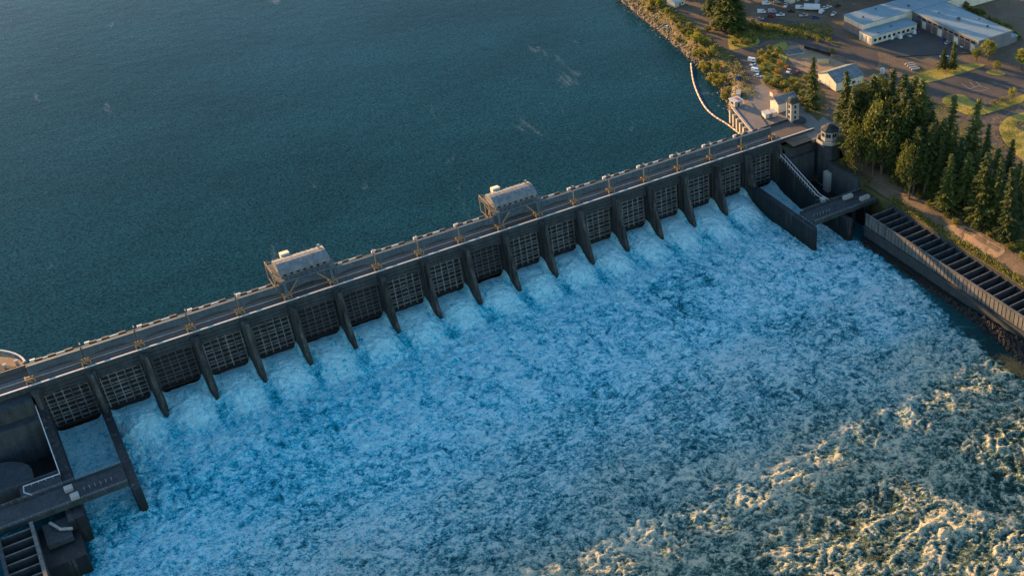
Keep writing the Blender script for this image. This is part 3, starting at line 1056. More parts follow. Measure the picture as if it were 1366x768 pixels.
for a, b in zip(path[:-1], path[1:]):
    rl.bar((a[0], a[1], a[2] + 1.05), (b[0], b[1], b[2] + 1.05), .28, .3)
    L = (Vector(b) - Vector(a)).length
    for k in range(int(L / 2) + 1):
        q = Vector(a).lerp(Vector(b), k / max(1, int(L / 2)))
        rl.bar(q, q + Vector((0, 0, 1.05)), .1)
part('white_handrail', rl, 'railw', o)
part('walkway', MB().box(-14, -1.56, -42.05, -34.41, -14.9, -14.15), 'conc', o)
parts = [('wall_block', MB().box(-12.85, -1.55, -75, -54, -34, -19.0), 'wet'),
         ('pump_pit', MB().box(-11, -3.5, -66, -55, -18.997, -17.2), 'conc'),
         ('pipe', MB().tube([(-8.5, -56, -16.5), (-6.2, -61, -16.6), (-3, -62.5, -16.8)], .55, 8), 'conc_l'),
         ('side_wall', MB().box(-3.4, -1.55, -61, -54.0, -18.997, -15.2), 'wet')]
block('ladder_entrance', 'dark concrete ladder entrance block with pipe below the left service bridge', 'wall', parts, (-7, -60, -34))
# headland at upper left
arc = [(-33 + 33 * math.cos(R_(a)), 15.9 + 24 * math.sin(R_(a))) for a in range(0, 181, 12)]
hd = [(x, y) for x, y in arc]
o = thing('headland_wall', 'curved pale retaining wall around the brown headland at the left edge', 'wall', (-33, 16, -12))
part('retaining_wall', MB().prism([(x * 1.0, y) for x, y in hd], -12, -.3), 'conc', o)
mb = MB()
cop = [(-33 + 33.2 * math.cos(R_(a)), 15.9 + 24.2 * math.sin(R_(a)), .45) for a in range(4, 181, 6)]
mb.tube(cop, .42, 6)
part('coping', mb, 'railw', o)
struct('headland_ground', MB().prism([(-33 + (x + 33) * .985, 16 + (y - 15.9) * .985) for x, y in hd], -.297, -.02).mesh('headland_ground', 'dirt'))
struct('headland_road', MB().prism([(-60, 16.2), (-3, 16.2), (-9, 24), (-30, 31), (-60, 32)], -.017, .0).mesh('headland_road', 'asph'))
for k, (xx, yy) in enumerate(((-2.4, 17.2), (-6.3, 17.0))):
    o = thing('gate_post', ['pale concrete post at the near end of the headland wall', 'short pale post beside the headland road entrance'][k], 'post', (xx, yy, 0))
    part('post_shaft', MB().box(xx - .5, xx + .5, yy - .5, yy + .5, 0, 2.2), 'conc_l', o)
    part('post_cap', MB().box(xx - .65, xx + .65, yy - .65, yy + .65, 2.203, 2.5), 'conc_l', o)

# right abutment: canyon between end pier and bank
parts = [('back_wall', MB().box(331, 352, -6.2, -5.0, -34, -2.6), 'conc'),
         ('side_wall', MB().box(347.2, 349.5, -42, -19.6, -34, -8), 'conc'),
         ('pool_floor', MB().box(330.9, 347.19, -42, -6.21, -34, -23.5), 'wet'),
         ('ledge', MB().box(331, 347.15, -8.4, -6.21, -23.49, -7.0), 'conc')]
block('abutment_pool', 'dark sunken concrete pool beside the octagonal tower at the right end', 'pool', parts, (340, -20, -34))
rl = MB()
path = [(329.2, -5, -5.6), (329.2, -35, -14.4), (329.6, -41, -14.4)]
o = thing('walkway_rail', 'pale handrail running down the end pier beside the right pool', 'handrail', (329.2, -5, -6.4))
for dx in (-.9, .9):
    rl = MB()
    for a, b in zip(path[:-1], path[1:]):
        a = (a[0] + dx, a[1], a[2])
        b = (b[0] + dx, b[1], b[2])
        rl.bar((a[0], a[1], a[2] + 1.05), (b[0], b[1], b[2] + 1.05), .26, .26)
        L = (Vector(b) - Vector(a)).length
        for k in range(int(L / 2) + 1):
            q = Vector(a).lerp(Vector(b), k / max(1, int(L / 2)))
            rl.bar(q - Vector((0, 0, .9)), q + Vector((0, 0, 1.05)), .1)
    part('rail', rl, 'railw', o)
parts = [('shaft', MB().ring((329.2, -38.5, -15.4), [(1.2, 0), (1.2, 1.6), (1.45, 1.62), (1.45, 1.9)], 10), 'conc_l')]
o = block('valve_stand', 'small pale round valve stand on the end pier wall by the right bridge', 'valve', parts, (329.2, -38.5, -15.4))


# ================================================================== BUILDINGS
def gable(name, label, cat, x0, x1, y0, y1, he, hr, wallm, roofm, doors=(), wins=(), z0=0.0, ridge='x', group=None):
    o = thing(name, label, cat, ((x0 + x1) / 2, (y0 + y1) / 2, z0))
    ym = (y0 + y1) / 2
    mb = MB().prof([(y0, z0), (y1, z0), (y1, z0 + he), (ym, z0 + hr), (y0, z0 + he)], 'x', x0, x1)
    part('wall', mb, wallm, o)
    ov = .45
    sl = (hr - he) / (ym - y0)
    for sgn, nm in ((-1, 'roof_slope'), (1, 'roof_slope')):
        ye = ym + sgn * (ym - y0 + ov)
        ze = z0 + he - sl * ov
        pts = [(ym, z0 + hr + .02), (ye, ze + .02), (ye, ze + .2), (ym, z0 + hr + .2)]
        if sgn > 0:
            pts = pts[::-1]
        r = part(nm, MB().prof(pts, 'x', x0 - ov, x1 + ov), roofm, o)
        n = int((x1 - x0) / 2.2)
        mb = MB()
        for k in range(n + 1):
            xx = x0 - ov + .1 + k * (x1 - x0 + 2 * ov - .2) / n
            mb.bar((xx, ym, z0 + hr + .24), (xx, ye, ze + .24), .08, .08)
        put('roof_seam', mb.mesh('roof_seam', roofm, tuple(o.location)), r)
    part('ridge_cap', MB().box(x0 - ov, x1 + ov, ym - .25, ym + .25, z0 + hr + .18, z0 + hr + .34), roofm, o)
    for face, a0, a1, zz0, zz1 in doors:
        if face == 'w':
            part('door', MB().box(x0 - .08, x0 - .003, a0, a1, z0 + zz0, z0 + zz1), 'wallc', o)
        else:
            part('door', MB().box(a0, a1, y0 - .08, y0 - .003, z0 + zz0, z0 + zz1), 'wallc', o)
    for face, a0, a1, zz0, zz1 in wins:
        if face == 'w':
            part('window', MB().box(x0 - .07, x0 - .004, a0, a1, z0 + zz0, z0 + zz1), 'glass', o)
        else:
            part('window', MB().box(a0, a1, y0 - .07, y0 - .004, z0 + zz0, z0 + zz1), 'glass', o)
    return o


gable('gabled_warehouse', 'cream warehouse with grey gable roof beside the square tower on the plaza', 'warehouse', 349.2, 361.5, 25.4, 32.5, 5.2, 7.4, 'wallc', 'roofm',
      doors=(('s', 352, 355, 0, 3.2),), wins=(('s', 357, 358.4, 2, 3.2),))
gable('gabled_barn', 'large cream barn with blue grey metal roof behind the conifers', 'barn', 390, 408.8, 29, 44.6, 4.9, 8.2, 'wallc', 'roofm',
      doors=(('w', 34.5, 39, 0, 4.2),), wins=(('s', 395, 397, 1.8, 3), ('s', 401, 403, 1.8, 3)))
# small white kiosk near the water
x, y = 337.2, 46.5
o = thing('kiosk', 'small white flat roofed kiosk at the edge of the plaza above the boom', 'kiosk', (x, y, 0), R_(0))
part('wall', MB().box(x - 2.4, x + 2.4, y - 2.6, y + 2.6, -.3, 2.9), 'conc_l', o)
part('roof', MB().box(x - 2.8, x + 2.8, y - 3.0, y + 3.0, 2.903, 3.2), 'railw', o)
part('roof_hatch', MB().box(x - .3, x + 1.6, y - 1.2, y + 1.2, 3.203, 3.5), 'brick', o)
part('door', MB().box(x - .5, x + .5, y - 2.66, y - 2.603, -.1, 2.1), 'glass', o)
part('window', MB().box(x - 2.46, x - 2.403, y - 1, y + 1, 1.1, 2.2), 'glass', o)
x, y, _ = G(985, 125)
o = thing('shipping_container', 'pale shipping container on the plaza behind the white kiosk', 'container', (x, y, gh(x, y)), R_(52))
mb = MB().box(-3, 3, -1.25, 1.25, .15, 2.7)
put('container_box', mb.mesh('container_box', 'conc_l'), o)
mb = MB()
for k in range(14):
    for sg in (-1, 1):
        mb.box(-2.85 + k * .42, -2.65 + k * .42, sg * 1.28 - .03, sg * 1.28 + .03, .25, 2.6)
put('corrugation', mb.mesh('corrugation', 'conc_l'), o)
mb = MB()
for a in (-2.9, 2.9):
    for b in (-1.15, 1.15):
        mb.box(a - .12, a + .12, b - .12, b + .12, 0, .147)
put('corner_foot', mb.mesh('corner_foot', 'steel_d'), o)
x, y, _ = G(1026, 155)
o = thing('low_shed', 'low flat cream shed in front of the gabled warehouse', 'shed', (x, y, 0), R_(-8))
for nm, mb, m in (('wall', MB().box(-3.2, 3.2, -2, 2, 0, 2.3), 'wallc'), ('roof', MB().box(-3.5, 3.5, -2.3, 2.3, 2.303, 2.55), 'railw'),
                  ('door', MB().box(-1, 1, -2.07, -2.003, 0, 2), 'wallg'), ('roof_rib', MB().box(-.2, .2, -2.3, 2.3, 2.553, 2.75), 'timber')):
    put(nm, mb.mesh(nm, m), o)
x, y, _ = G(1034.5, 131)
o = thing('equipment_cabin', 'small pinkish cabin just behind the gabled warehouse', 'cabin', (x + 1, y + 3, gh(x, y)))
part('wall', MB().box(x - .6, x + 2.6, y + 1.8, y + 4.4, 0, 2.4), 'wallc', o)
part('roof', MB().box(x - .8, x + 2.8, y + 1.6, y + 4.6, 2.403, 2.6), 'brick', o)
# square tower at the dam end
x0, x1, y0, y1 = 348.2, 352.6, 12.6, 17.0
o = thing('square_tower', 'tall square concrete stair tower with flat cap at the dam end', 'tower', (350.4, 14.8, 0))
part('shaft', MB().box(x0, x1, y0, y1, 0, 10.2), 'conc_l', o)
part('cornice', MB().box(x0 - .5, x1 + .9, y0 - .5, y1 + .5, 10.203, 10.9), 'conc', o)
part('cap', MB().ring((350.6, 14.8, 10.903), [(3.0, 0), (2.7, 1.2), (1.2, 2.0)], 8, R_(22.5)), 'conc', o)
for k in range(3):
    part('window', MB().box(x0 - .05, x0 - .004, 14.2, 15.4, 1.6 + k * 2.9, 3.4 + k * 2.9), 'glass', o)
    part('window', MB().box(349.8, 351, y0 - .05, y0 - .004, 1.6 + k * 2.9, 3.4 + k * 2.9), 'glass', o)
for xx in (x0 + .3, x1 - .3):
    part('pilaster', MB().box(xx - .28, xx + .28, y0 - .28, y0 - .003, .0, 10.2), 'conc_l', o)
for yy in (y0 + .3, y1 - .3):
    part('pilaster', MB().box(x0 - .28, x0 - .003, yy - .28, yy + .28, .0, 10.2), 'conc_l', o)
part('round_terrace', MB().ring((352.8, 12.4, -.5), [(3.6, 0), (3.6, 1.4), (3.3, 1.42)], 16), 'conc', o)
# octagonal control tower
cx_, cy_ = 352.0, -13.5
o = thing('control_tower', 'octagonal concrete control tower with pyramid roof at the right end of the dam', 'tower', (cx_, cy_, -22))
part('shaft', MB().ring((cx_, cy_, -22), [(5.2, 0), (5.2, 21.0)], 8, R_(22.5)), 'conc', o)
mb = MB()
for k in range(8):
    a = R_(22.5 + 45 * k)
    mb.bar((cx_ + 5.25 * math.cos(a), cy_ + 5.25 * math.sin(a), -22), (cx_ + 5.25 * math.cos(a), cy_ + 5.25 * math.sin(a), -1.1), .7, .7)
part('corner_rib', mb, 'conc', o)
part('balcony', MB().ring((cx_, cy_, -1.0), [(5.6, 0), (6.6, .6), (6.6, 1.0)], 8, R_(22.5)), 'conc', o)
mb = MB()
pr_ = [(cx_ + 6.4 * math.cos(R_(22.5 + 45 * k)), cy_ + 6.4 * math.sin(R_(22.5 + 45 * k)), 1.0) for k in range(9)]
for a, b in zip(pr_[:-1], pr_[1:]):
    mb.bar((a[0], a[1], .9), (b[0], b[1], .9), .35, 1.6)
part('balcony_parapet', mb, 'conc_l', o)
part('cabin', MB().ring((cx_, cy_, .003), [(4.3, 0), (4.3, 6.2)], 8, R_(22.5)), 'conc_l', o)
for k in range(8):
    a = R_(45 * k)
    rr = 4.3 * math.cos(R_(22.5)) + .02
    c0 = Vector((cx_ + rr * math.cos(a), cy_ + rr * math.sin(a), 4.2))
    tg = Vector((-math.sin(a), math.cos(a), 0))
    w = MB().bar(c0 - tg * 1.15, c0 + tg * 1.15, .08, 1.9)
    wi = part('window', w, 'glass', o)
    part('mullion', MB().bar(c0 + Vector((math.cos(a) * .06, math.sin(a) * .06, -.95)), c0 + Vector((math.cos(a) * .06, math.sin(a) * .06, .95)), .12, .06), 'conc_l', o)
part('eaves', MB().ring((cx_, cy_, 6.203), [(4.9, 0), (4.9, .45)], 8, R_(22.5)), 'conc', o)
part('roof', MB().ring((cx_, cy_, 6.656), [(4.6, 0), (2.4, 1.1), (2.2, 1.15), (2.2, 1.7), (.3, 2.3)], 8, R_(22.5)), 'conc', o)
part('buttress', MB().box(345.2, 348.0, -22.4, -18.2, -34, -13.0), 'conc_l', o)
part('terrace', MB().box(346, 353.2, -8.5, -.23, -1.6, -.02), 'plaza', o)
# planters on the terrace
# ---- workshop (L-shaped)
o = thing('workshop_building', 'L-shaped workshop with flat pale roofs around a dark vehicle courtyard', 'building', (480, 80, 0))
part('north_wing_wall', MB().box(449, 560, 78, 96, -.5, 7.9), 'wallc', o)
part('north_wing_roof', MB().box(448.7, 560.3, 77.7, 96.3, 7.903, 8.3), 'roofb', o)
part('red_band', MB().box(448.85, 448.997, 79, 95.5, 3.0, 4.6), 'brick', o)
part('lower_cladding', MB().box(448.9, 448.998, 78.5, 96, -.3, 2.99), 'wallg', o)
part('annex_wall', MB().box(446, 481, 67, 77.99, -.5, 4.7), 'wallc', o)
part('annex_roof', MB().box(445.7, 481.3, 66.7, 77.69, 4.703, 5.0), 'roofb', o)
part('east_wing_wall', MB().box(487, 513, 21.5, 77.99, -.5, 7.6), 'wallg', o)  # darker grey than the cream wing: shade put into the wall colour
part('east_wing_roof', MB().box(486.6, 513.4, 21.1, 77.69, 7.603, 8.0), 'roofb', o)
part('east_annex_wall', MB().box(513.01, 519, 22, 44, -.5, 3.4), 'wallg', o)
part('east_annex_roof', MB().box(512.9, 519.4, 21.6, 44.4, 3.403, 3.7), 'roofb', o)
for k in range(11):
    y = 24.2 + k * 4.6
    d = part('bay_door', MB().box(486.9, 486.997, y, y + 3.3, .1, 4.4), 'door' if k % 3 else 'wallc', o)
    part('bay_window', MB().box(486.9, 486.996, y, y + 3.3, 5.2, 6.3), 'glass', o)
for k in range(9):
    part('annex_window', MB().box(448 + k * 3.6, 450 + k * 3.6, 66.9, 66.997, 1.4, 3.0), 'glass', o)
for k in range(3):
    part('annex_pier', MB().box(445.8, 445.997, 68 + k * 3.6, 69 + k * 3.6, .0, 4.0), 'conc_l', o)
for x, y, z, w in ((455, 86, 8.303, 1.0), (470, 92, 8.303, .8), (489, 84, 8.303, 1.2), (465, 72, 5.003, .7), (453, 69, 5.003, .5), (500, 52, 8.003, 1.5), (506, 34, 8.003, 1.0), (497, 66, 8.003, .8), (510, 45, 8.003, .7)):
    v = part('roof_vent', MB().box(x - w / 2, x + w / 2, y - w / 2, y + w / 2, z, z + w * .9), 'steel_d', o)
mb = MB()
for a, b in (((486.75, 21.25), (486.75, 77.6)), ((486.75, 21.25), (513.25, 21.25)), ((513.25, 21.25), (513.25, 77.6))):
    mb.bar((a[0], a[1], 8.12), (b[0], b[1], 8.12), .25, .23)
part('roof_kerb', mb, 'roofm', o)
struct('courtyard', MB().prism([(446, 46), (486.6, 24), (486.9, 66.9), (481.3, 66.6), (445.7, 66.6)], .02 - .06, .026).mesh('courtyard', 'asph'))
# distant small buildings
for (u, v), lx, ly, h, lab, m in (((902, 6), 9, 7, 3.4, 'small white hut behind the shoreline shrubs at the top edge', 'railw'),
                                  ((1057, 1), 9, 6, 3.2, 'pale blue roofed hut at the top edge above the yard', 'roofb'),
                                  ((1076, -2), 7, 6, 3.2, 'small pale roofed hut right of the blue roofed hut', 'roofb')):
    x, y, _ = G(u, v)
    z = gh(x, y)
    o = thing('storage_hut', lab, 'hut', (x, y, z), R_(12))
    for nm, mb, mm in (('wall', MB().box(-lx / 2, lx / 2, -ly / 2, ly / 2, 0, h), 'wallc'),
                       ('roof', MB().prof([(-ly / 2 - .3, h + .003), (ly / 2 + .3, h + .003), (0, h + 1.3)], 'x', -lx / 2 - .3, lx / 2 + .3), m),
                       ('door', MB().box(-.6, .6, -ly / 2 - .06, -ly / 2 - .003, 0, 2.1), 'door'),
                       ('window', MB().box(1.6, 2.8, -ly / 2 - .06, -ly / 2 - .003, 1, 2.0), 'glass')):
        put(nm, mb.mesh(nm, mm), o)

# ================================================================== QUAY WALL + BOOM
o = thing('quay_wall', 'concrete quay wall with buttresses along the plaza above the reservoir', 'wall', (331, 30, -12))
A, B = Vector((325.8, 15.95, 0)), Vector((333.6, 45.5, 0))
dv = (B - A).normalized()
nv = Vector((-dv.y, dv.x, 0))
c4 = lambda s0, s1, w0, w1: [tuple((A + dv * s + nv * w)[:2]) for s, w in ((s0, w0), (s1, w0), (s1, w1), (s0, w1))]
Lq = (B - A).length
part('wall_face', MB().prism(c4(0, Lq, -4, 0), -14, -.02), 'conc', o)
part('coping', MB().prism(c4(0, Lq, -.9, .25), -.017, .5), 'conc_l', o)
for k in range(6):
    s0 = 2.2 + k * (Lq - 5) / 5
    part('buttress', MB().prism(c4(s0, s0 + 1.7, .003, 1.7), -14, -1.0), 'conc_l', o)
struct('plaza_edge', MB().prism([(326.2, 15.95), (336, 15.95), (345, 44.5), (333.5, 45.4)], -1, -.016).mesh('plaza_edge', 'plaza'))

pts = [G(u, v, ZF) for u, v in [(922, 85), (923, 96), (926, 112), (933, 130), (942, 145), (954, 156), (970, 166), (982, 175), (993, 184)]]
P = [np.array(p) for p in pts]
dense = []
for i in range(len(P) - 1):
    a, b, c, d = P[max(i - 1, 0)], P[i], P[i + 1], P[min(i + 2, len(P) - 1)]
    for k in range(40):
        q = k / 40
        dense.append(.5 * ((2 * b) + (c - a) * q + (2 * a - 5 * b + 4 * c - d) * q * q + (-a + 3 * b - 3 * c + d) * q ** 3))
dense = np.array(dense)
seg = np.r_[0, np.cumsum(np.linalg.norm(np.diff(dense, axis=0), axis=1))]
o = thing('floating_boom', 'curved red and white floating boom in the reservoir by the quay', 'boom', tuple(pts[4]))
fl = {}
for mm in ('boomo', 'boomw'):
    fl[mm] = MB().tube([(-1.25, 0, .1), (-1.05, 0, .1), (1.05, 0, .1), (1.25, 0, .1)], [.2, .5, .5, .2], 8).mesh('float', mm)
n = int(seg[-1] / 2.6)
for k in range(n):
    s_ = (k + .5) * 2.6
    c = [np.interp(s_, seg, dense[:, j]) for j in range(3)]
    e = [np.interp(s_ + .5, seg, dense[:, j]) for j in range(3)]
    f = put('float', fl['boomo' if k % 2 else 'boomw'], o, (c[0] - o.location[0], c[1] - o.location[1], 0), math.atan2(e[1] - c[1], e[0] - c[0]))

# ================================================================== VEHICLES
body = {}


def car_meshes(kind, colr):
    key = (kind, colr)
    if key in body:
        return body[key]
    if kind == 'car':
        pr = [(-2.2, .35), (2.2, .35), (2.25, .75), (1.3, .95), (-2.15, 1.0), (-2.25, .7)]
        cab = [(-1.9, 1.0), (.95, .95), (.35, 1.48), (-1.4, 1.5)]
        w = .88
    elif kind == 'van':
        pr = [(-2.7, .4), (2.6, .4), (2.65, 1.0), (2.0, 1.25), (-2.7, 1.25)]
        cab = [(-2.7, 1.25), (1.95, 1.25), (1.4, 2.25), (-2.65, 2.3)]
        w = .98
    else:
        pr = [(-2.7, .5), (2.6, .5), (2.65, 1.0), (1.4, 1.15), (-2.7, 1.1)]
        cab = [(-.6, 1.1), (1.35, 1.12), (.8, 1.85), (-.45, 1.85)]
        w = .95
    b = MB().prof(pr, 'y', -w, w).mesh('body', 'car_' + colr)
    c = MB().prof(cab, 'y', -w * .9, w * .9).mesh('cabin', 'car_' + colr if kind == 'van' else 'glass')
    xs_ = [p[0] for p in cab]
    zt = max(p[1] for p in cab)
    if kind == 'van':
        gl = MB().box(.2, 1.55, -w * .93, w * .93, 1.45, 2.0).mesh('side_window', 'glass')
    else:
        gl = MB().box(cab[3][0] + .12, cab[2][0] - .12, -w * .86, w * .86, zt + .003, zt + .05).mesh('roof_panel', 'car_' + colr)
    wh = MB().ring((0, 0, 0), [(.34, -.11), (.34, .11)], 12).mesh('wheel', 'tyre')
    body[key] = (b, c, gl, wh, pr)
    return body[key]


def vehicle(u, v, ang, kind, colr, label, z=None, xy=None):
    x, y = xy if xy else G(u, v)[:2]
    zz = gh(x, y) + .03 if z is None else z
    b, c, g, wh, pr = car_meshes(kind, colr)
    o = thing({'car': 'parked_car', 'van': 'parked_van', 'pickup': 'parked_pickup'}[kind], label, kind, (x, y, zz), R_(ang), 'vehicles parked around the workshop and yard')
    put('body', b, o)
    put('cabin', c, o)
    put(g.name.split('.')[0], g, o)
    for wx in (pr[0][0] + .85, pr[1][0] - .8):
        for wy in (-.8, .8):
            q = put('wheel', wh, o, (wx, wy, .34))
            q.rotation_euler = (math.pi / 2, 0, 0)
    return o


vehicle(1187, 51, 80, 'van', 'white', 'white van at the left end of the row by the workshop annex')
vehicle(1198.7, 50, 82, 'van', 'white', 'second white van from the left by the workshop annex')
vehicle(1211.5, 48, 85, 'pickup', 'silver', 'silver pickup beside the two white annex vans')
vehicle(1217, 44, 85, 'van', 'white', 'white van at the right end of the annex row')
vehicle(1224, 42.5, 70, 'car', 'dark', 'dark car at the inner corner of the workshop courtyard')
vehicle(1248, 43, 10, 'pickup', 'white', 'white pickup parked along the workshop bay doors')
vehicle(1259, 51, 20, 'pickup', 'blue', 'blue grey pickup midway along the workshop bay doors')
vehicle(1264, 57.5, 15, 'car', 'silver', 'silver car in front of the blue grey pickup')
vehicle(1285, 62, 15, 'car', 'white', 'white car near the end of the workshop wing behind the tree')
vehicle(1295.5, 63.5, 25, 'van', 'white', 'large white van at the end corner of the workshop wing')
vehicle(1258.7, 76.5, -30, 'car', 'white', 'white car beside the lone dark conifer at the courtyard mouth')
vehicle(1265, 78, -30, 'car', 'silver', 'silver car tight against the lone dark conifer')
vehicle(1016, 17, -35, 'van', 'white', 'long white trailer at the left of the far yard')
vehicle(1030, 16.5, -35, 'van', 'silver', 'grey van in the far yard beside the red car')
vehicle(1041, 21, -25, 'pickup', 'white', 'white pickup in the far yard right of the grey van')
vehicle(1028, 22, -35, 'car', 'red', 'small red car in the far yard')
vehicle(1067, 12, -40, 'van', 'white', 'white van alone in the middle of the far yard')
vehicle(1096, 17, 30, 'van', 'white', 'white van at the right of the far yard')
vehicle(1100, 12, -20, 'car', 'white', 'nearer of two small white cars at the right of the far yard')
vehicle(1105, 10, -20, 'car', 'white', 'farther of two small white cars at the right of the far yard')
vehicle(1004, 82, -60, 'van', 'white', 'white van at the far end of the row by the grass mound')
vehicle(1006.3, 89, -62, 'pickup', 'silver', 'silver pickup second in the row by the grass mound')
vehicle(1008.3, 95.5, -64, 'van', 'white', 'white van third in the row by the grass mound')
vehicle(1011.5, 102, -66, 'car', 'white', 'white car at the near end of the row by the grass mound')
vehicle(890, 29.5, -55, 'car', 'white', 'white car parked between the shoreline shrubs')
vehicle(1052, 96, 40, 'pickup', 'white', 'white pickup beside the orange bushes')
vehicle(1064, 97, 20, 'car', 'red', 'red car beside the tall conifer near the dirt yard')
vehicle(973, 107, -30, 'pickup', 'dark', 'dark pickup in the shade at the head of the plaza')
vehicle(985, 104, 25, 'car', 'blue', 'blue car in the shade at the head of the plaza')
yd = [(1022, 6, 'van', 'white', -30), (1036, 4, 'car', 'silver', -35), (1048, 9, 'pickup', 'white', 40), (1056, 16, 'car', 'dark', -40), (1072, 22, 'pickup', 'silver', -30),
      (1088, 24, 'car', 'blue', -30), (1090, 4, 'van', 'silver', 35), (1112, 20, 'pickup', 'white', 30), (1118, 8, 'car', 'dark', 20), (1014, 26, 'car', 'silver', -40)]
for u, v, kd, co, an in yd:
    vehicle(u, v, an, kd, co, co + ' ' + kd + ' scattered in the shaded far yard')
# trailer / flat stock
x, y, _ = G(1083, 14)
o = thing('box_trailer', 'large pale box trailer in the far yard', 'trailer', (x, y, gh(x, y) + .02), R_(-40))
for nm, mb, mm in (('box', MB().box(-5, 5, -1.3, 1.3, 1.1, 3.9), 'car_white'), ('chassis', MB().box(-4.8, 4.8, -.5, .5, .7, 1.097), 'steel_d')):
    put(nm, mb.mesh(nm, mm), o)
for wx in (-3.6, -2.6, 3.4):
    for wy in (-1, 1):
        q = put('wheel', MB().ring((0, 0, 0), [(.5, -.15), (.5, .15)], 12).mesh('wheel', 'tyre'), o, (wx, wy, .5))
        q.rotation_euler = (math.pi / 2, 0, 0)

# ---- yard things
x, y, _ = G(1177, 98)
z = gh(x, y)
o = thing('water_tank', 'white upright water tank standing alone on the yard road', 'tank', (x, y, z))
part('drum', MB().ring((x, y, z + .3), [(1.25, 0), (1.3, .2), (1.3, 2.8), (.9, 3.2), (.3, 3.3)], 16), 'railw', o)
part('plinth', MB().ring((x, y, z), [(1.5, 0), (1.5, .297)], 16), 'conc', o)


def stack(u, v, n, L, ang, label, nm='plank', m='timber', w=1.0, gap=1.25, rows=2, h=.6):
    x, y, _ = G(u, v)
    o = thing('timber_stack', label, 'stack', (x, y, gh(x, y)), R_(ang))
    me = MB().box(-L / 2, L / 2, -w / 2, w / 2, 0, h - .02).mesh(nm, m)
    for r in range(rows):
        for k in range(n - r):
            put(nm, me, o, (random.uniform(-.3, .3), (k - (n - r - 1) / 2) * gap, r * h + .02))
    return o


stack(1098, 82, 4, 6.5, -35, 'stack of pale timber planks on the dirt yard')
stack(1167, 103, 5, 4, 20, 'low stack of brown timber near the white tank', 'plank', 'timber', .7, .9, 2, .5)
stack(1217, 89, 4, 5, -15, 'row of pale concrete barriers by the workshop road', 'barrier', 'conc_l', .7, 2.6, 1, .9)
x, y, _ = G(1059, 70)
o = thing('dark_tank_pad', 'dark square covered pad with white edge on the dirt yard', 'pad', (x, y, gh(x, y)), R_(-14))
for nm, mb, mm in (('kerb', MB().box(-5.2, 5.2, -3.4, 3.4, 0, .8), 'conc_l'), ('cover', MB().box(-4.9, 4.9, -3.1, 3.1, .803, .95), 'steel_d'),
                   ('post', MB().box(-5.2, -4.95, 3.1, 3.35, .803, 1.6), 'conc_l')):
    put(nm, mb.mesh(nm, mm), o)
# yard wall behind the dirt yard
a, b = G(1073, 64), G(1108, 74)
o = thing('yard_wall', 'long dark low wall along the back of the dirt yard', 'wall', (a[0], a[1], 0))
part('wall_body', MB().bar((a[0], a[1], .6), (b[0], b[1], .6), .5, 1.6), 'wet', o)
part('coping', MB().bar((a[0], a[1], 1.47), (b[0], b[1], 1.47), .7, .12), 'conc', o)
for k, (u, v, lab) in enumerate(((1209.5, 105, 'dark street lamp at the corner of the car park'), (1225, 112, 'short street lamp in the car park beside the corner lamp'),
                                 (994, 158, 'thin lamp post on the plaza above the quay wall'))):
    x, y, _ = G(u, v)
    o = thing('street_lamp', lab, 'lamp post', (x, y, gh(x, y)))
    put('pole', pole_me, o, (0, 0, 0), 0, .75)
    put('lamp_head', head_me, o, (0, 0, 0), 0, .75)
# terrace planters
for k, (u, v, lab) in enumerate(((1071, 186, 'round yellow shrub on the terrace beside the control tower'), (1056, 192, 'small reddish shrub on the terrace by the end pier'))):
    pass

# ================================================================== TREES


def leaf_quad(mb, c, size, nrm_up=.35):
    a = Vector((random.gauss(0, 1), random.gauss(0, 1), random.gauss(0, 1) * .6))
    if a.length < .01:
        return
    a.normalize()
    b = a.cross(Vector((random.gauss(0, 1), random.gauss(0, 1), random.gauss(0, 1))))
    if b.length < .01:
        return
    b.normalize()
    a *= size * random.uniform(.7, 1.3)
    b *= size * random.uniform(.35, .8)
    c = Vector(c)
    mb.add([c - a, c + b * .8 - a * .1, c + a, c - b * .8 + a * .1], [(0, 1, 2, 3)])


def conifer_mesh(seed, R=.16, base=.12, levels=38, dens=12):
    random.seed(seed)
    mb = MB()
    for k in range(levels):
        q = (k + random.uniform(-.3, .3)) / levels
        z = base + (1 - base) * q
        r = R * (1 - q) ** .75 * random.uniform(.75, 1.12) + .008
        n = max(3, int(dens * (1 - q * .55)))
        for j in range(n):
            a = random.uniform(0, 2 * math.pi)
            ln = r * random.uniform(.6, 1.15)
            drop = random.uniform(.12, .38)
            m = max(2, int(ln / .028))
            for i in range(m):
                f = (i + .6) / m
                c = Vector((math.cos(a) * ln * f, math.sin(a) * ln * f, z - drop * ln * f + random.uniform(-.006, .006)))
                d = Vector((math.cos(a), math.sin(a), -drop))
                s_ = Vector((-math.sin(a), math.cos(a), random.uniform(-.4, .4)))
                w = (.024 + .018 * (1 - f)) * random.uniform(.7, 1.3) * (.55 + .45 * (1 - q))
                l2 = .026 * random.uniform(.8, 1.3)
                c = c + s_ * random.uniform(-.01, .01)
                mb.add([c - d * l2, c + s_ * w - d * l2 * .1 - Vector((0, 0, .008)), c + d * l2 * 1.2, c - s_ * w - d * l2 * .1 - Vector((0, 0, .008))], [(0, 1, 2, 3)])
    crown = mb.mesh('crown', 'needle')
    tb = MB().tube([(0, 0, -.03), (.002, 0, .3), (-.002, .002, .65), (0, 0, .97)], [.013, .010, .006, .0015], 7)
    for k in range(10):
        a = random.uniform(0, 6.28)
        z = random.uniform(base * .7, .8)
        l = R * (1 - z) * .6
        tb.tube([(0, 0, z), (math.cos(a) * l, math.sin(a) * l, z - l * .2)], [.003, .001], 4)
    return crown, tb.mesh('trunk', 'bark')


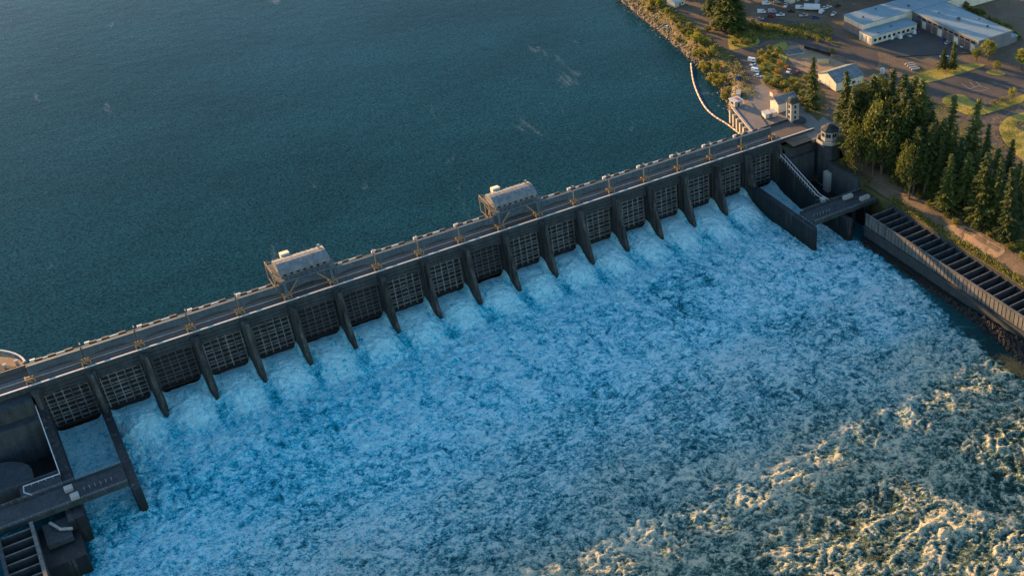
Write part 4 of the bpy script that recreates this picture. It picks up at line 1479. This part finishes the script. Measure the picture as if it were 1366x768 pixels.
def broad_mesh(seed, mat_, clumps=34, per=42, stem=.28, lq=.045):
    random.seed(seed)
    mb = MB()
    tb = MB()
    tb.tube([(0, 0, -.05), (.01, 0, stem * .6), (0, .01, stem + .25)], [.035, .028, .015], 7)
    for k in range(clumps):
        while True:
            p = Vector((random.uniform(-1, 1), random.uniform(-1, 1), random.uniform(-1, 1)))
            if .25 < p.length < 1:
                break
        p = p * random.uniform(.85, 1.1)
        c = Vector((p.x * .36, p.y * .36, stem + .36 + p.z * .34))
        if k % 4 == 0:
            tb.tube([(0, 0, stem * .8), (c.x * .5, c.y * .5, (stem + c.z) * .5), tuple(c)], [.014, .009, .003], 5)
        rad = random.uniform(.09, .16)
        for j in range(per):
            d = Vector((random.gauss(0, 1), random.gauss(0, 1), random.gauss(0, 1))).normalized() * rad * random.uniform(.4, 1.1)
            d.z *= .75
            leaf_quad(mb, c + d, lq * random.uniform(.6, 1.1))
    return mb.mesh('crown', mat_), tb.mesh('trunk', 'bark')


CON = [conifer_mesh(100 + k, R=r, base=b) for k, (r, b) in enumerate(((.17, .1), (.2, .14), (.145, .08), (.2, .3), (.19, .36)))]
BRO = [broad_mesh(200 + k, 'leaf') for k in range(3)]
SHR = [broad_mesh(300 + k, 'shrub', 26, 40, .05, .055) for k in range(3)]
PIN = [broad_mesh(500 + k, 'needle', 60, 40, .18, .034) for k in range(2)]
AUT = [broad_mesh(400, 'autumn', 22, 36, .05, .055)]


def tree(name, pair, x, y, h, label, cat, group=None, wide=1.0, z=None):
    z = gh(x, y) if z is None else z
    o = thing(name, label, cat, (x, y, z), random.uniform(0, 6.28), group, (h * wide, h * wide, h))
    o.rotation_euler = (random.gauss(0, .025), random.gauss(0, .025), o.rotation_euler[2])
    put('trunk', pair[1], o)
    put('crown', pair[0], o)
    return o


random.seed(5)
grp = 'conifers of the dense grove'
# distinct conifers: (base px, top px) -> height from the picture
def con_px(ub, vb, vt, kind, label, wide=1.0, z=0.0, group=grp):
    x, y, _ = G(ub, vb, z)
    zz = gh(x, y)
    for _k in range(3):
        x, y, _ = G(ub, vb, zz)
        zz = gh(x, y)
    d = (np.array([x, y, zz]) - CAM) @ RM[2]
    h = (vb - vt) * d / (FPX * math.cos(PITCH)) * 1.0
    return tree('conifer_tree', CON[kind], x, y, max(5, h), label, 'tree', group, wide, zz)


con_px(1083, 141, 84, 0, 'slender lone conifer between the two gabled buildings', 1.15)
con_px(1344, 318, 228, 2, 'tall narrow sunlit conifer nearest the right edge by the fish ladder', 1.1)
con_px(1310, 300, 212, 1, 'broad bright conifer beside the dirt patch above the fish ladder', 1.15)
con_px(1294, 296, 240, 2, 'shorter pointed conifer left of the broad one by the dirt patch', 1.1)
con_px(1328, 302, 215, 0, 'conifer standing behind the broad bright one near the right edge')
con_px(1357, 300, 232, 0, 'dark conifer at the right edge behind the narrow sunlit one')
con_px(1288, 250, 145, 0, 'pointed conifer whose tip overlaps the grass island kerb', .95)
con_px(1262, 240, 140, 2, 'slim dark conifer whose tip stands against the car park road', .95)
con_px(1310, 248, 172, 2, 'small pointed conifer in front of the road junction', 1.0)
con_px(1340, 262, 190, 0, 'conifer below the grass island at the right edge')
con_px(1258, 93, 66, 1, 'lone dark conifer on the verge by the courtyard mouth', 1.3, 0, 'conifers near the workshop')
con_px(1271, 92, 60, 0, 'second dark conifer on the courtyard verge, right of the lone one', 1.2, 0, 'conifers near the workshop')
for k, (u, vb, vt) in enumerate([(962, 40, -30), (975, 42, -34), (985, 44, -26), (950, 22, -40)]):
    con_px(u, vb, vt, k % 3, ['leftmost', 'second', 'third', 'farthest'][k] + ' tall conifer of the clump behind the small grass mound', 1.15, 0, 'conifers behind the grass mound')
k = 0
GROVE = [(1128, 205, 118), (1140, 200, 112), (1150, 215, 118), (1132, 225, 135), (1160, 210, 108), (1172, 218, 110), (1184, 212, 104), (1195, 222, 112),
         (1206, 215, 108), (1216, 224, 112), (1226, 232, 122), (1176, 232, 128), (1190, 240, 140), (1205, 245, 146), (1220, 250, 150), (1150, 232, 136),
         (1164, 238, 142), (1236, 246, 152), (1248, 255, 160), (1232, 262, 172), (1218, 258, 168), (1250, 268, 182), (1266, 262, 178), (1275, 270, 185), (1198, 232, 124),
         (1240, 225, 134), (1140, 240, 150), (1322, 275, 205), (1300, 268, 196), (1352, 285, 215), (1286, 280, 205), (1212, 268, 188), (1262, 282, 212), (1135, 214, 130), (1156, 224, 128), (1180, 226, 122), (1200, 238, 134), (1170, 205, 112), (1222, 240, 142), (1144, 226, 140), (1210, 206, 110)]
for gi, (u, vb, vt) in enumerate(GROVE):
    if gi in (14, 25):
        continue
    vt = vt + random.uniform(-4, 10) + (8 if u < 1168 else 0)
    if u < 1232 and random.random() < .62:
        CON.append(random.choice(PIN))
        con_px(u, vb, vt, len(CON) - 1, 'tall rounded pine crowded inside the grove behind the control tower', random.uniform(.42, .58))
        CON.pop()
    else:
        con_px(u, vb, vt, random.choice([0, 1, 3, 4, 3, 4, 2]), 'tall dark conifer crowded inside the grove behind the control tower', random.uniform(.95, 1.2))
    k += 1

for k in range(34):
    x = 396 + k * 4.6
    if 418 < x < 429:
        continue
    y = float(np.interp(x, [400, 440, 480, 500, 540, 560], [206, 174, 145, 131, 108, 98])) + random.uniform(3, 22)
    tree('conifer_tree', CON[k % 5], x, y, random.uniform(29, 37), 'tall conifer of the wood beyond the far yard', 'tree', 'conifers beyond the yard', 1.5)
# broadleaf trees and shrubs on the right
def bro_px(u, v, h, pairs, label, cat='tree', name='broadleaf_tree', group=None, wide=1.0):
    x, y, _ = G(u, v)
    z = gh(x, y)
    for _k in range(3):
        x, y, _ = G(u, v, z)
        z = gh(x, y)
    return tree(name, random.choice(pairs), x, y, h, label, cat, group, wide, z)


bro_px(1318, 80, 12, BRO, 'bright yellow green tree standing tallest beside the workshop wing')
bro_px(1303, 82, 8, BRO, 'rounded green tree left of the bright yellow one by the workshop')
bro_px(1329, 95, 6, BRO, 'small bright tree below the bright yellow one on the verge')
bro_px(1363, 92, 12, BRO, 'green tree cut by the right edge above the car park')
bro_px(1350, 131, 6, BRO, 'young pale tree on the long grass island by the right edge')
bro_px(1336, 136, 3.5, SHR, 'low pale shrub on the long grass island', 'shrub', 'shrub')
bro_px(1325, 139, 2.5, SHR, 'smallest dark shrub on the long grass island', 'shrub', 'shrub')
bro_px(1271, 133, 2.6, SHR, 'dark round shrub on the tip of the grass island', 'shrub', 'shrub')
bro_px(1128, 210, 9, SHR, 'bright green bush at the foot of the control tower', 'shrub', 'shrub', None, 1.2)
bro_px(1126, 232, 6, SHR, 'dark bush below the control tower bank', 'shrub', 'shrub', None, 1.2)
ag = 'orange bushes by the dirt yard'
for u, v, h, w in ((1041, 88, 5, 1.2), (1049, 92, 4, 1.3), (1036, 98, 4.5, 1.2)):
    x, y, _ = G(u, v)
    tree('orange_bush', AUT[0], x, y, h, {1041: 'orange bush nearest the dark covered pad', 1049: 'orange bush next to the white pickup', 1036: 'orange bush at the foot of the green mound'}[u], 'shrub', ag, w)
mg = 'bushes on the green mound beside the parked row'
for k in range(12):
    u, v = [(1016, 74), (1022, 80), (1014, 84), (1027, 74), (1020, 90), (1031, 84), (1024, 97), (1034, 78), (1030, 94), (1038, 70), (1018, 97), (1026, 66)][k]
    bro_px(u, v, random.uniform(3.5, 5), SHR, 'yellow green bush covering the mound beside the row of parked vehicles', 'shrub', 'shrub', mg, 1.35)
mg = 'bushes between the warehouse and the mound'
for u, v, h in ((1030, 116, 5), (1038, 112, 7), (1047, 118, 6.5), (1056, 112, 5.5), (1063, 120, 6), (1022, 110, 4.5), (1070, 128, 5), (1052, 126, 5), (1066, 138, 5), (1078, 150, 4), (1090, 146, 4), (1074, 108, 5)):
    bro_px(u, v, h, SHR, 'dense green bush in the thicket behind the gabled warehouse', 'shrub', 'shrub', mg, 1.3)
mg = 'bushes on the small grass mound'
for u, v in ((977, 46), (984, 52), (990, 58), (1002, 50), (996, 60), (1006, 57), (979, 60)):
    bro_px(u, v, random.uniform(3.5, 5.5), SHR, 'sunlit yellow bush on the small grass mound by the access road', 'shrub', 'shrub', mg, 1.3)
mg = 'shrubs along the reservoir shore'
SH = [(826, 0, 6), (838, 6, 7), (850, 10, 8), (860, 14, 6), (872, 24, 8), (880, 34, 7), (868, 32, 5), (890, 42, 5.5), (898, 50, 5), (906, 58, 5), (913, 66, 5),
      (904, 68, 3.5), (920, 72, 5), (930, 82, 9), (934, 92, 10), (940, 76, 7), (941, 102, 9), (949, 92, 8), (950, 112, 8), (956, 104, 7), (958, 122, 8), (964, 116, 6), (966, 134, 6), (970, 126, 5), (843, -2, 8), (930, 64, 4), (916, 52, 4), (862, 4, 7)]
for u, v, h in SH:
    bro_px(u, v, h, BRO[:1] + SHR, 'green shrub in the thick belt along the reservoir shore', 'shrub', 'shrub', mg, 1.15)
mg = 'bushes along the bench road'
for u, v, h in ((1262, 292, 4), (1275, 300, 4), (1240, 276, 4), (1225, 264, 4), (1256, 280, 5), (1350, 335, 5), (1360, 330, 5), (1364, 345, 4), (1302, 306, 3), (1320, 316, 3), (1210, 255, 4), (1335, 322, 3)):
    bro_px(u, v, h, SHR, 'low dark bush under the conifers beside the bench road', 'shrub', 'shrub', mg, 1.4)
mg = 'bushes in the strip by the yard road'
for u, v, h in ((1013, 40, 5), (1024, 42, 4), (1036, 42, 5), (1048, 46, 4), (1062, 46, 4), (1078, 50, 3.5), (1092, 56, 3.5), (1106, 56, 3), (1110, 70, 3.5), (1003, 36, 6), (920, 36, 4), (930, 44, 4), (944, 42, 4), (952, 38, 5)):
    bro_px(u, v, h, SHR, 'dark bush in the scrub strip along the yard road', 'shrub', 'shrub', mg, 1.4)
x, y, _ = G(1072, 187)
tree('shrub', SHR[0], 344.5, -3.2, 3.2, 'round yellow shrub on the terrace beside the control tower', 'shrub', None, 1.2, -2.6)
tree('orange_bush', AUT[0], 337.0, -3.2, 2.0, 'small reddish shrub on the terrace by the end pier', 'shrub', None, 1.2, -2.6)
struct('terrace_bed', MB().box(331.1, 345.9, -4.99, -.24, -3.4, -2.6).mesh('terrace_bed', 'scrub'))
# hedge row behind the workshop
hg = 'bushes behind the workshop east wing'
for k in range(16):
    x, y = 520 + random.uniform(-1, 3) + k * .4, 24 + k * 4.2
    tree('shrub', SHR[k % 3], x + 3, y, random.uniform(4.5, 7), 'dark bush in the hedge behind the workshop east wing', 'shrub', hg, 1.3)

# ---- stuff: rocks, undergrowth


def rocks(name, pts, m, label):
    mb = MB()
    base = [Vector(v).normalized() for v in ((1, 0, 0), (-1, 0, 0), (0, 1, 0), (0, -1, 0), (0, 0, 1), (0, 0, -1))]
    fs = [(0, 2, 4), (2, 1, 4), (1, 3, 4), (3, 0, 4), (2, 0, 5), (1, 2, 5), (3, 1, 5), (0, 3, 5)]
    for x, y, z, s_ in pts:
        q = Matrix.Rotation(random.uniform(0, 6.28), 3, 'Z') @ Matrix.Rotation(random.uniform(-.6, .6), 3, 'X')
        sc = Vector((random.uniform(.6, 1.3), random.uniform(.6, 1.3), random.uniform(.5, .9))) * s_
        vs = []
        for b in base:
            w = Vector((b.x * sc.x, b.y * sc.y, b.z * sc.z)) * random.uniform(.75, 1.2)
            vs.append(q @ w + Vector((x, y, z)))
        mb.add(vs, fs)
    o = put(name, mb.mesh(name, m))
    o['kind'] = 'stuff'
    o['label'] = label
    o['category'] = 'rocks'


pts = []
for k in range(1500):
    y = random.uniform(46, 260)
    x = float(np.interp(y, _sy_, _sx_)) + random.gauss(2.6, 2.0)
    pts.append((x, y, max(gh(x, y), ZF - .4) + .1, random.uniform(.3, 1.0)))
rocks('shore_rocks', pts, 'rock', 'pale riprap boulders along the reservoir shore')
pts = []
for k in range(1500):
    y = random.uniform(-300, -64)
    a = random.random()
    wd = 1.5 + 6 * sstep(-120, -200, np.array(y))
    x = 333.4 - a * float(wd)
    z = ZT - .5 + 5.0 * (1 - a) * float(sstep(-90, -170, np.array(y)))
    pts.append((x, y, z + random.uniform(-.2, .4), random.uniform(.5, 1.6)))
rocks('bank_rocks', pts, 'rockd', 'dark boulders along the foot of the right fish ladder wall')
# rock apron under the boulders
ax = np.linspace(0, 1, 12)
ay = np.arange(-300, -63, 2.5)
A_, Yb = np.meshgrid(ax, ay)
wd = 1.5 + 6 * sstep(-120, -200, Yb)
Xb = 333.25 - A_ * wd
Zb = ZT - 1.2 + 5.5 * (1 - A_) * sstep(-90, -170, Yb) + .5 * fbm(Xb / 3, Yb / 3, 131, 3)
struct('bank_apron', grid_mesh('bank_apron', Xb, Yb, Zb, 'rockd'))

mb = MB()
for k in range(5200):
    r = random.random()
    if r < .45:
        x, y = random.uniform(362, 412), random.uniform(-190, -20)
    elif r < .62:
        x, y = random.uniform(351.5, 354), random.uniform(-230, -60)
    elif r < .85:
        y = random.uniform(48, 240)
        x = float(np.interp(y, _sy_, _sx_)) + random.uniform(3, 17)
    else:
        x, y, _ = G(random.uniform(1000, 1110), random.uniform(32, 52))
    z = gh(x, y)
    for j in range(6):
        leaf_quad(mb, (x + random.gauss(0, .6), y + random.gauss(0, .6), z + random.uniform(.0, .9)), random.uniform(.25, .6))
for k in range(2600):
    u, v = random.choice([(1262, 140), (1300, 150), (1330, 142), (1350, 136), (1230, 97), (1260, 90), (1345, 180), (1355, 165), (1350, 195), (990, 55), (1020, 80)])
    x, y, _ = G(u + random.gauss(0, 9), v + random.gauss(0, 4))
    for j in range(3):
        leaf_quad(mb, (x + random.gauss(0, .4), y + random.gauss(0, .4), gh(x, y) + random.uniform(.1, .45)), random.uniform(.12, .32))
o = put('undergrowth', mb.mesh('undergrowth', 'shrub'))
o['kind'] = 'stuff'
o['label'] = 'low scrub and ferns under the trees and along the banks'
o['category'] = 'undergrowth'

# ---- ordinal labels for look-alikes, counted from the left as seen from the river
NUMW = ORD + ['twentieth'] + ['twenty-' + w for w in ORD[:9]] + ['thirtieth'] + ['thirty-' + w for w in ORD[:9]] + ['fortieth'] + ['forty-' + w for w in ORD[:9]] + ['fiftieth'] + ['fifty-' + w for w in ORD[:9]] + ['sixtieth'] + ['sixty-' + w for w in ORD[:9]]
byl = {}
for ob in bpy.data.objects:
    if ob.parent is None and 'label' in ob and 'group' in ob:
        byl.setdefault(ob['label'], []).append(ob)
for lab, obs in byl.items():
    if len(obs) < 2:
        continue

    def ucoord(ob):
        d = RM @ (np.array(ob.location) - CAM)
        return d[0] / d[2]
    obs.sort(key=ucoord)
    for k, ob in enumerate(obs):
        ob['label'] = lab + ', ' + NUMW[k] + ' from left'
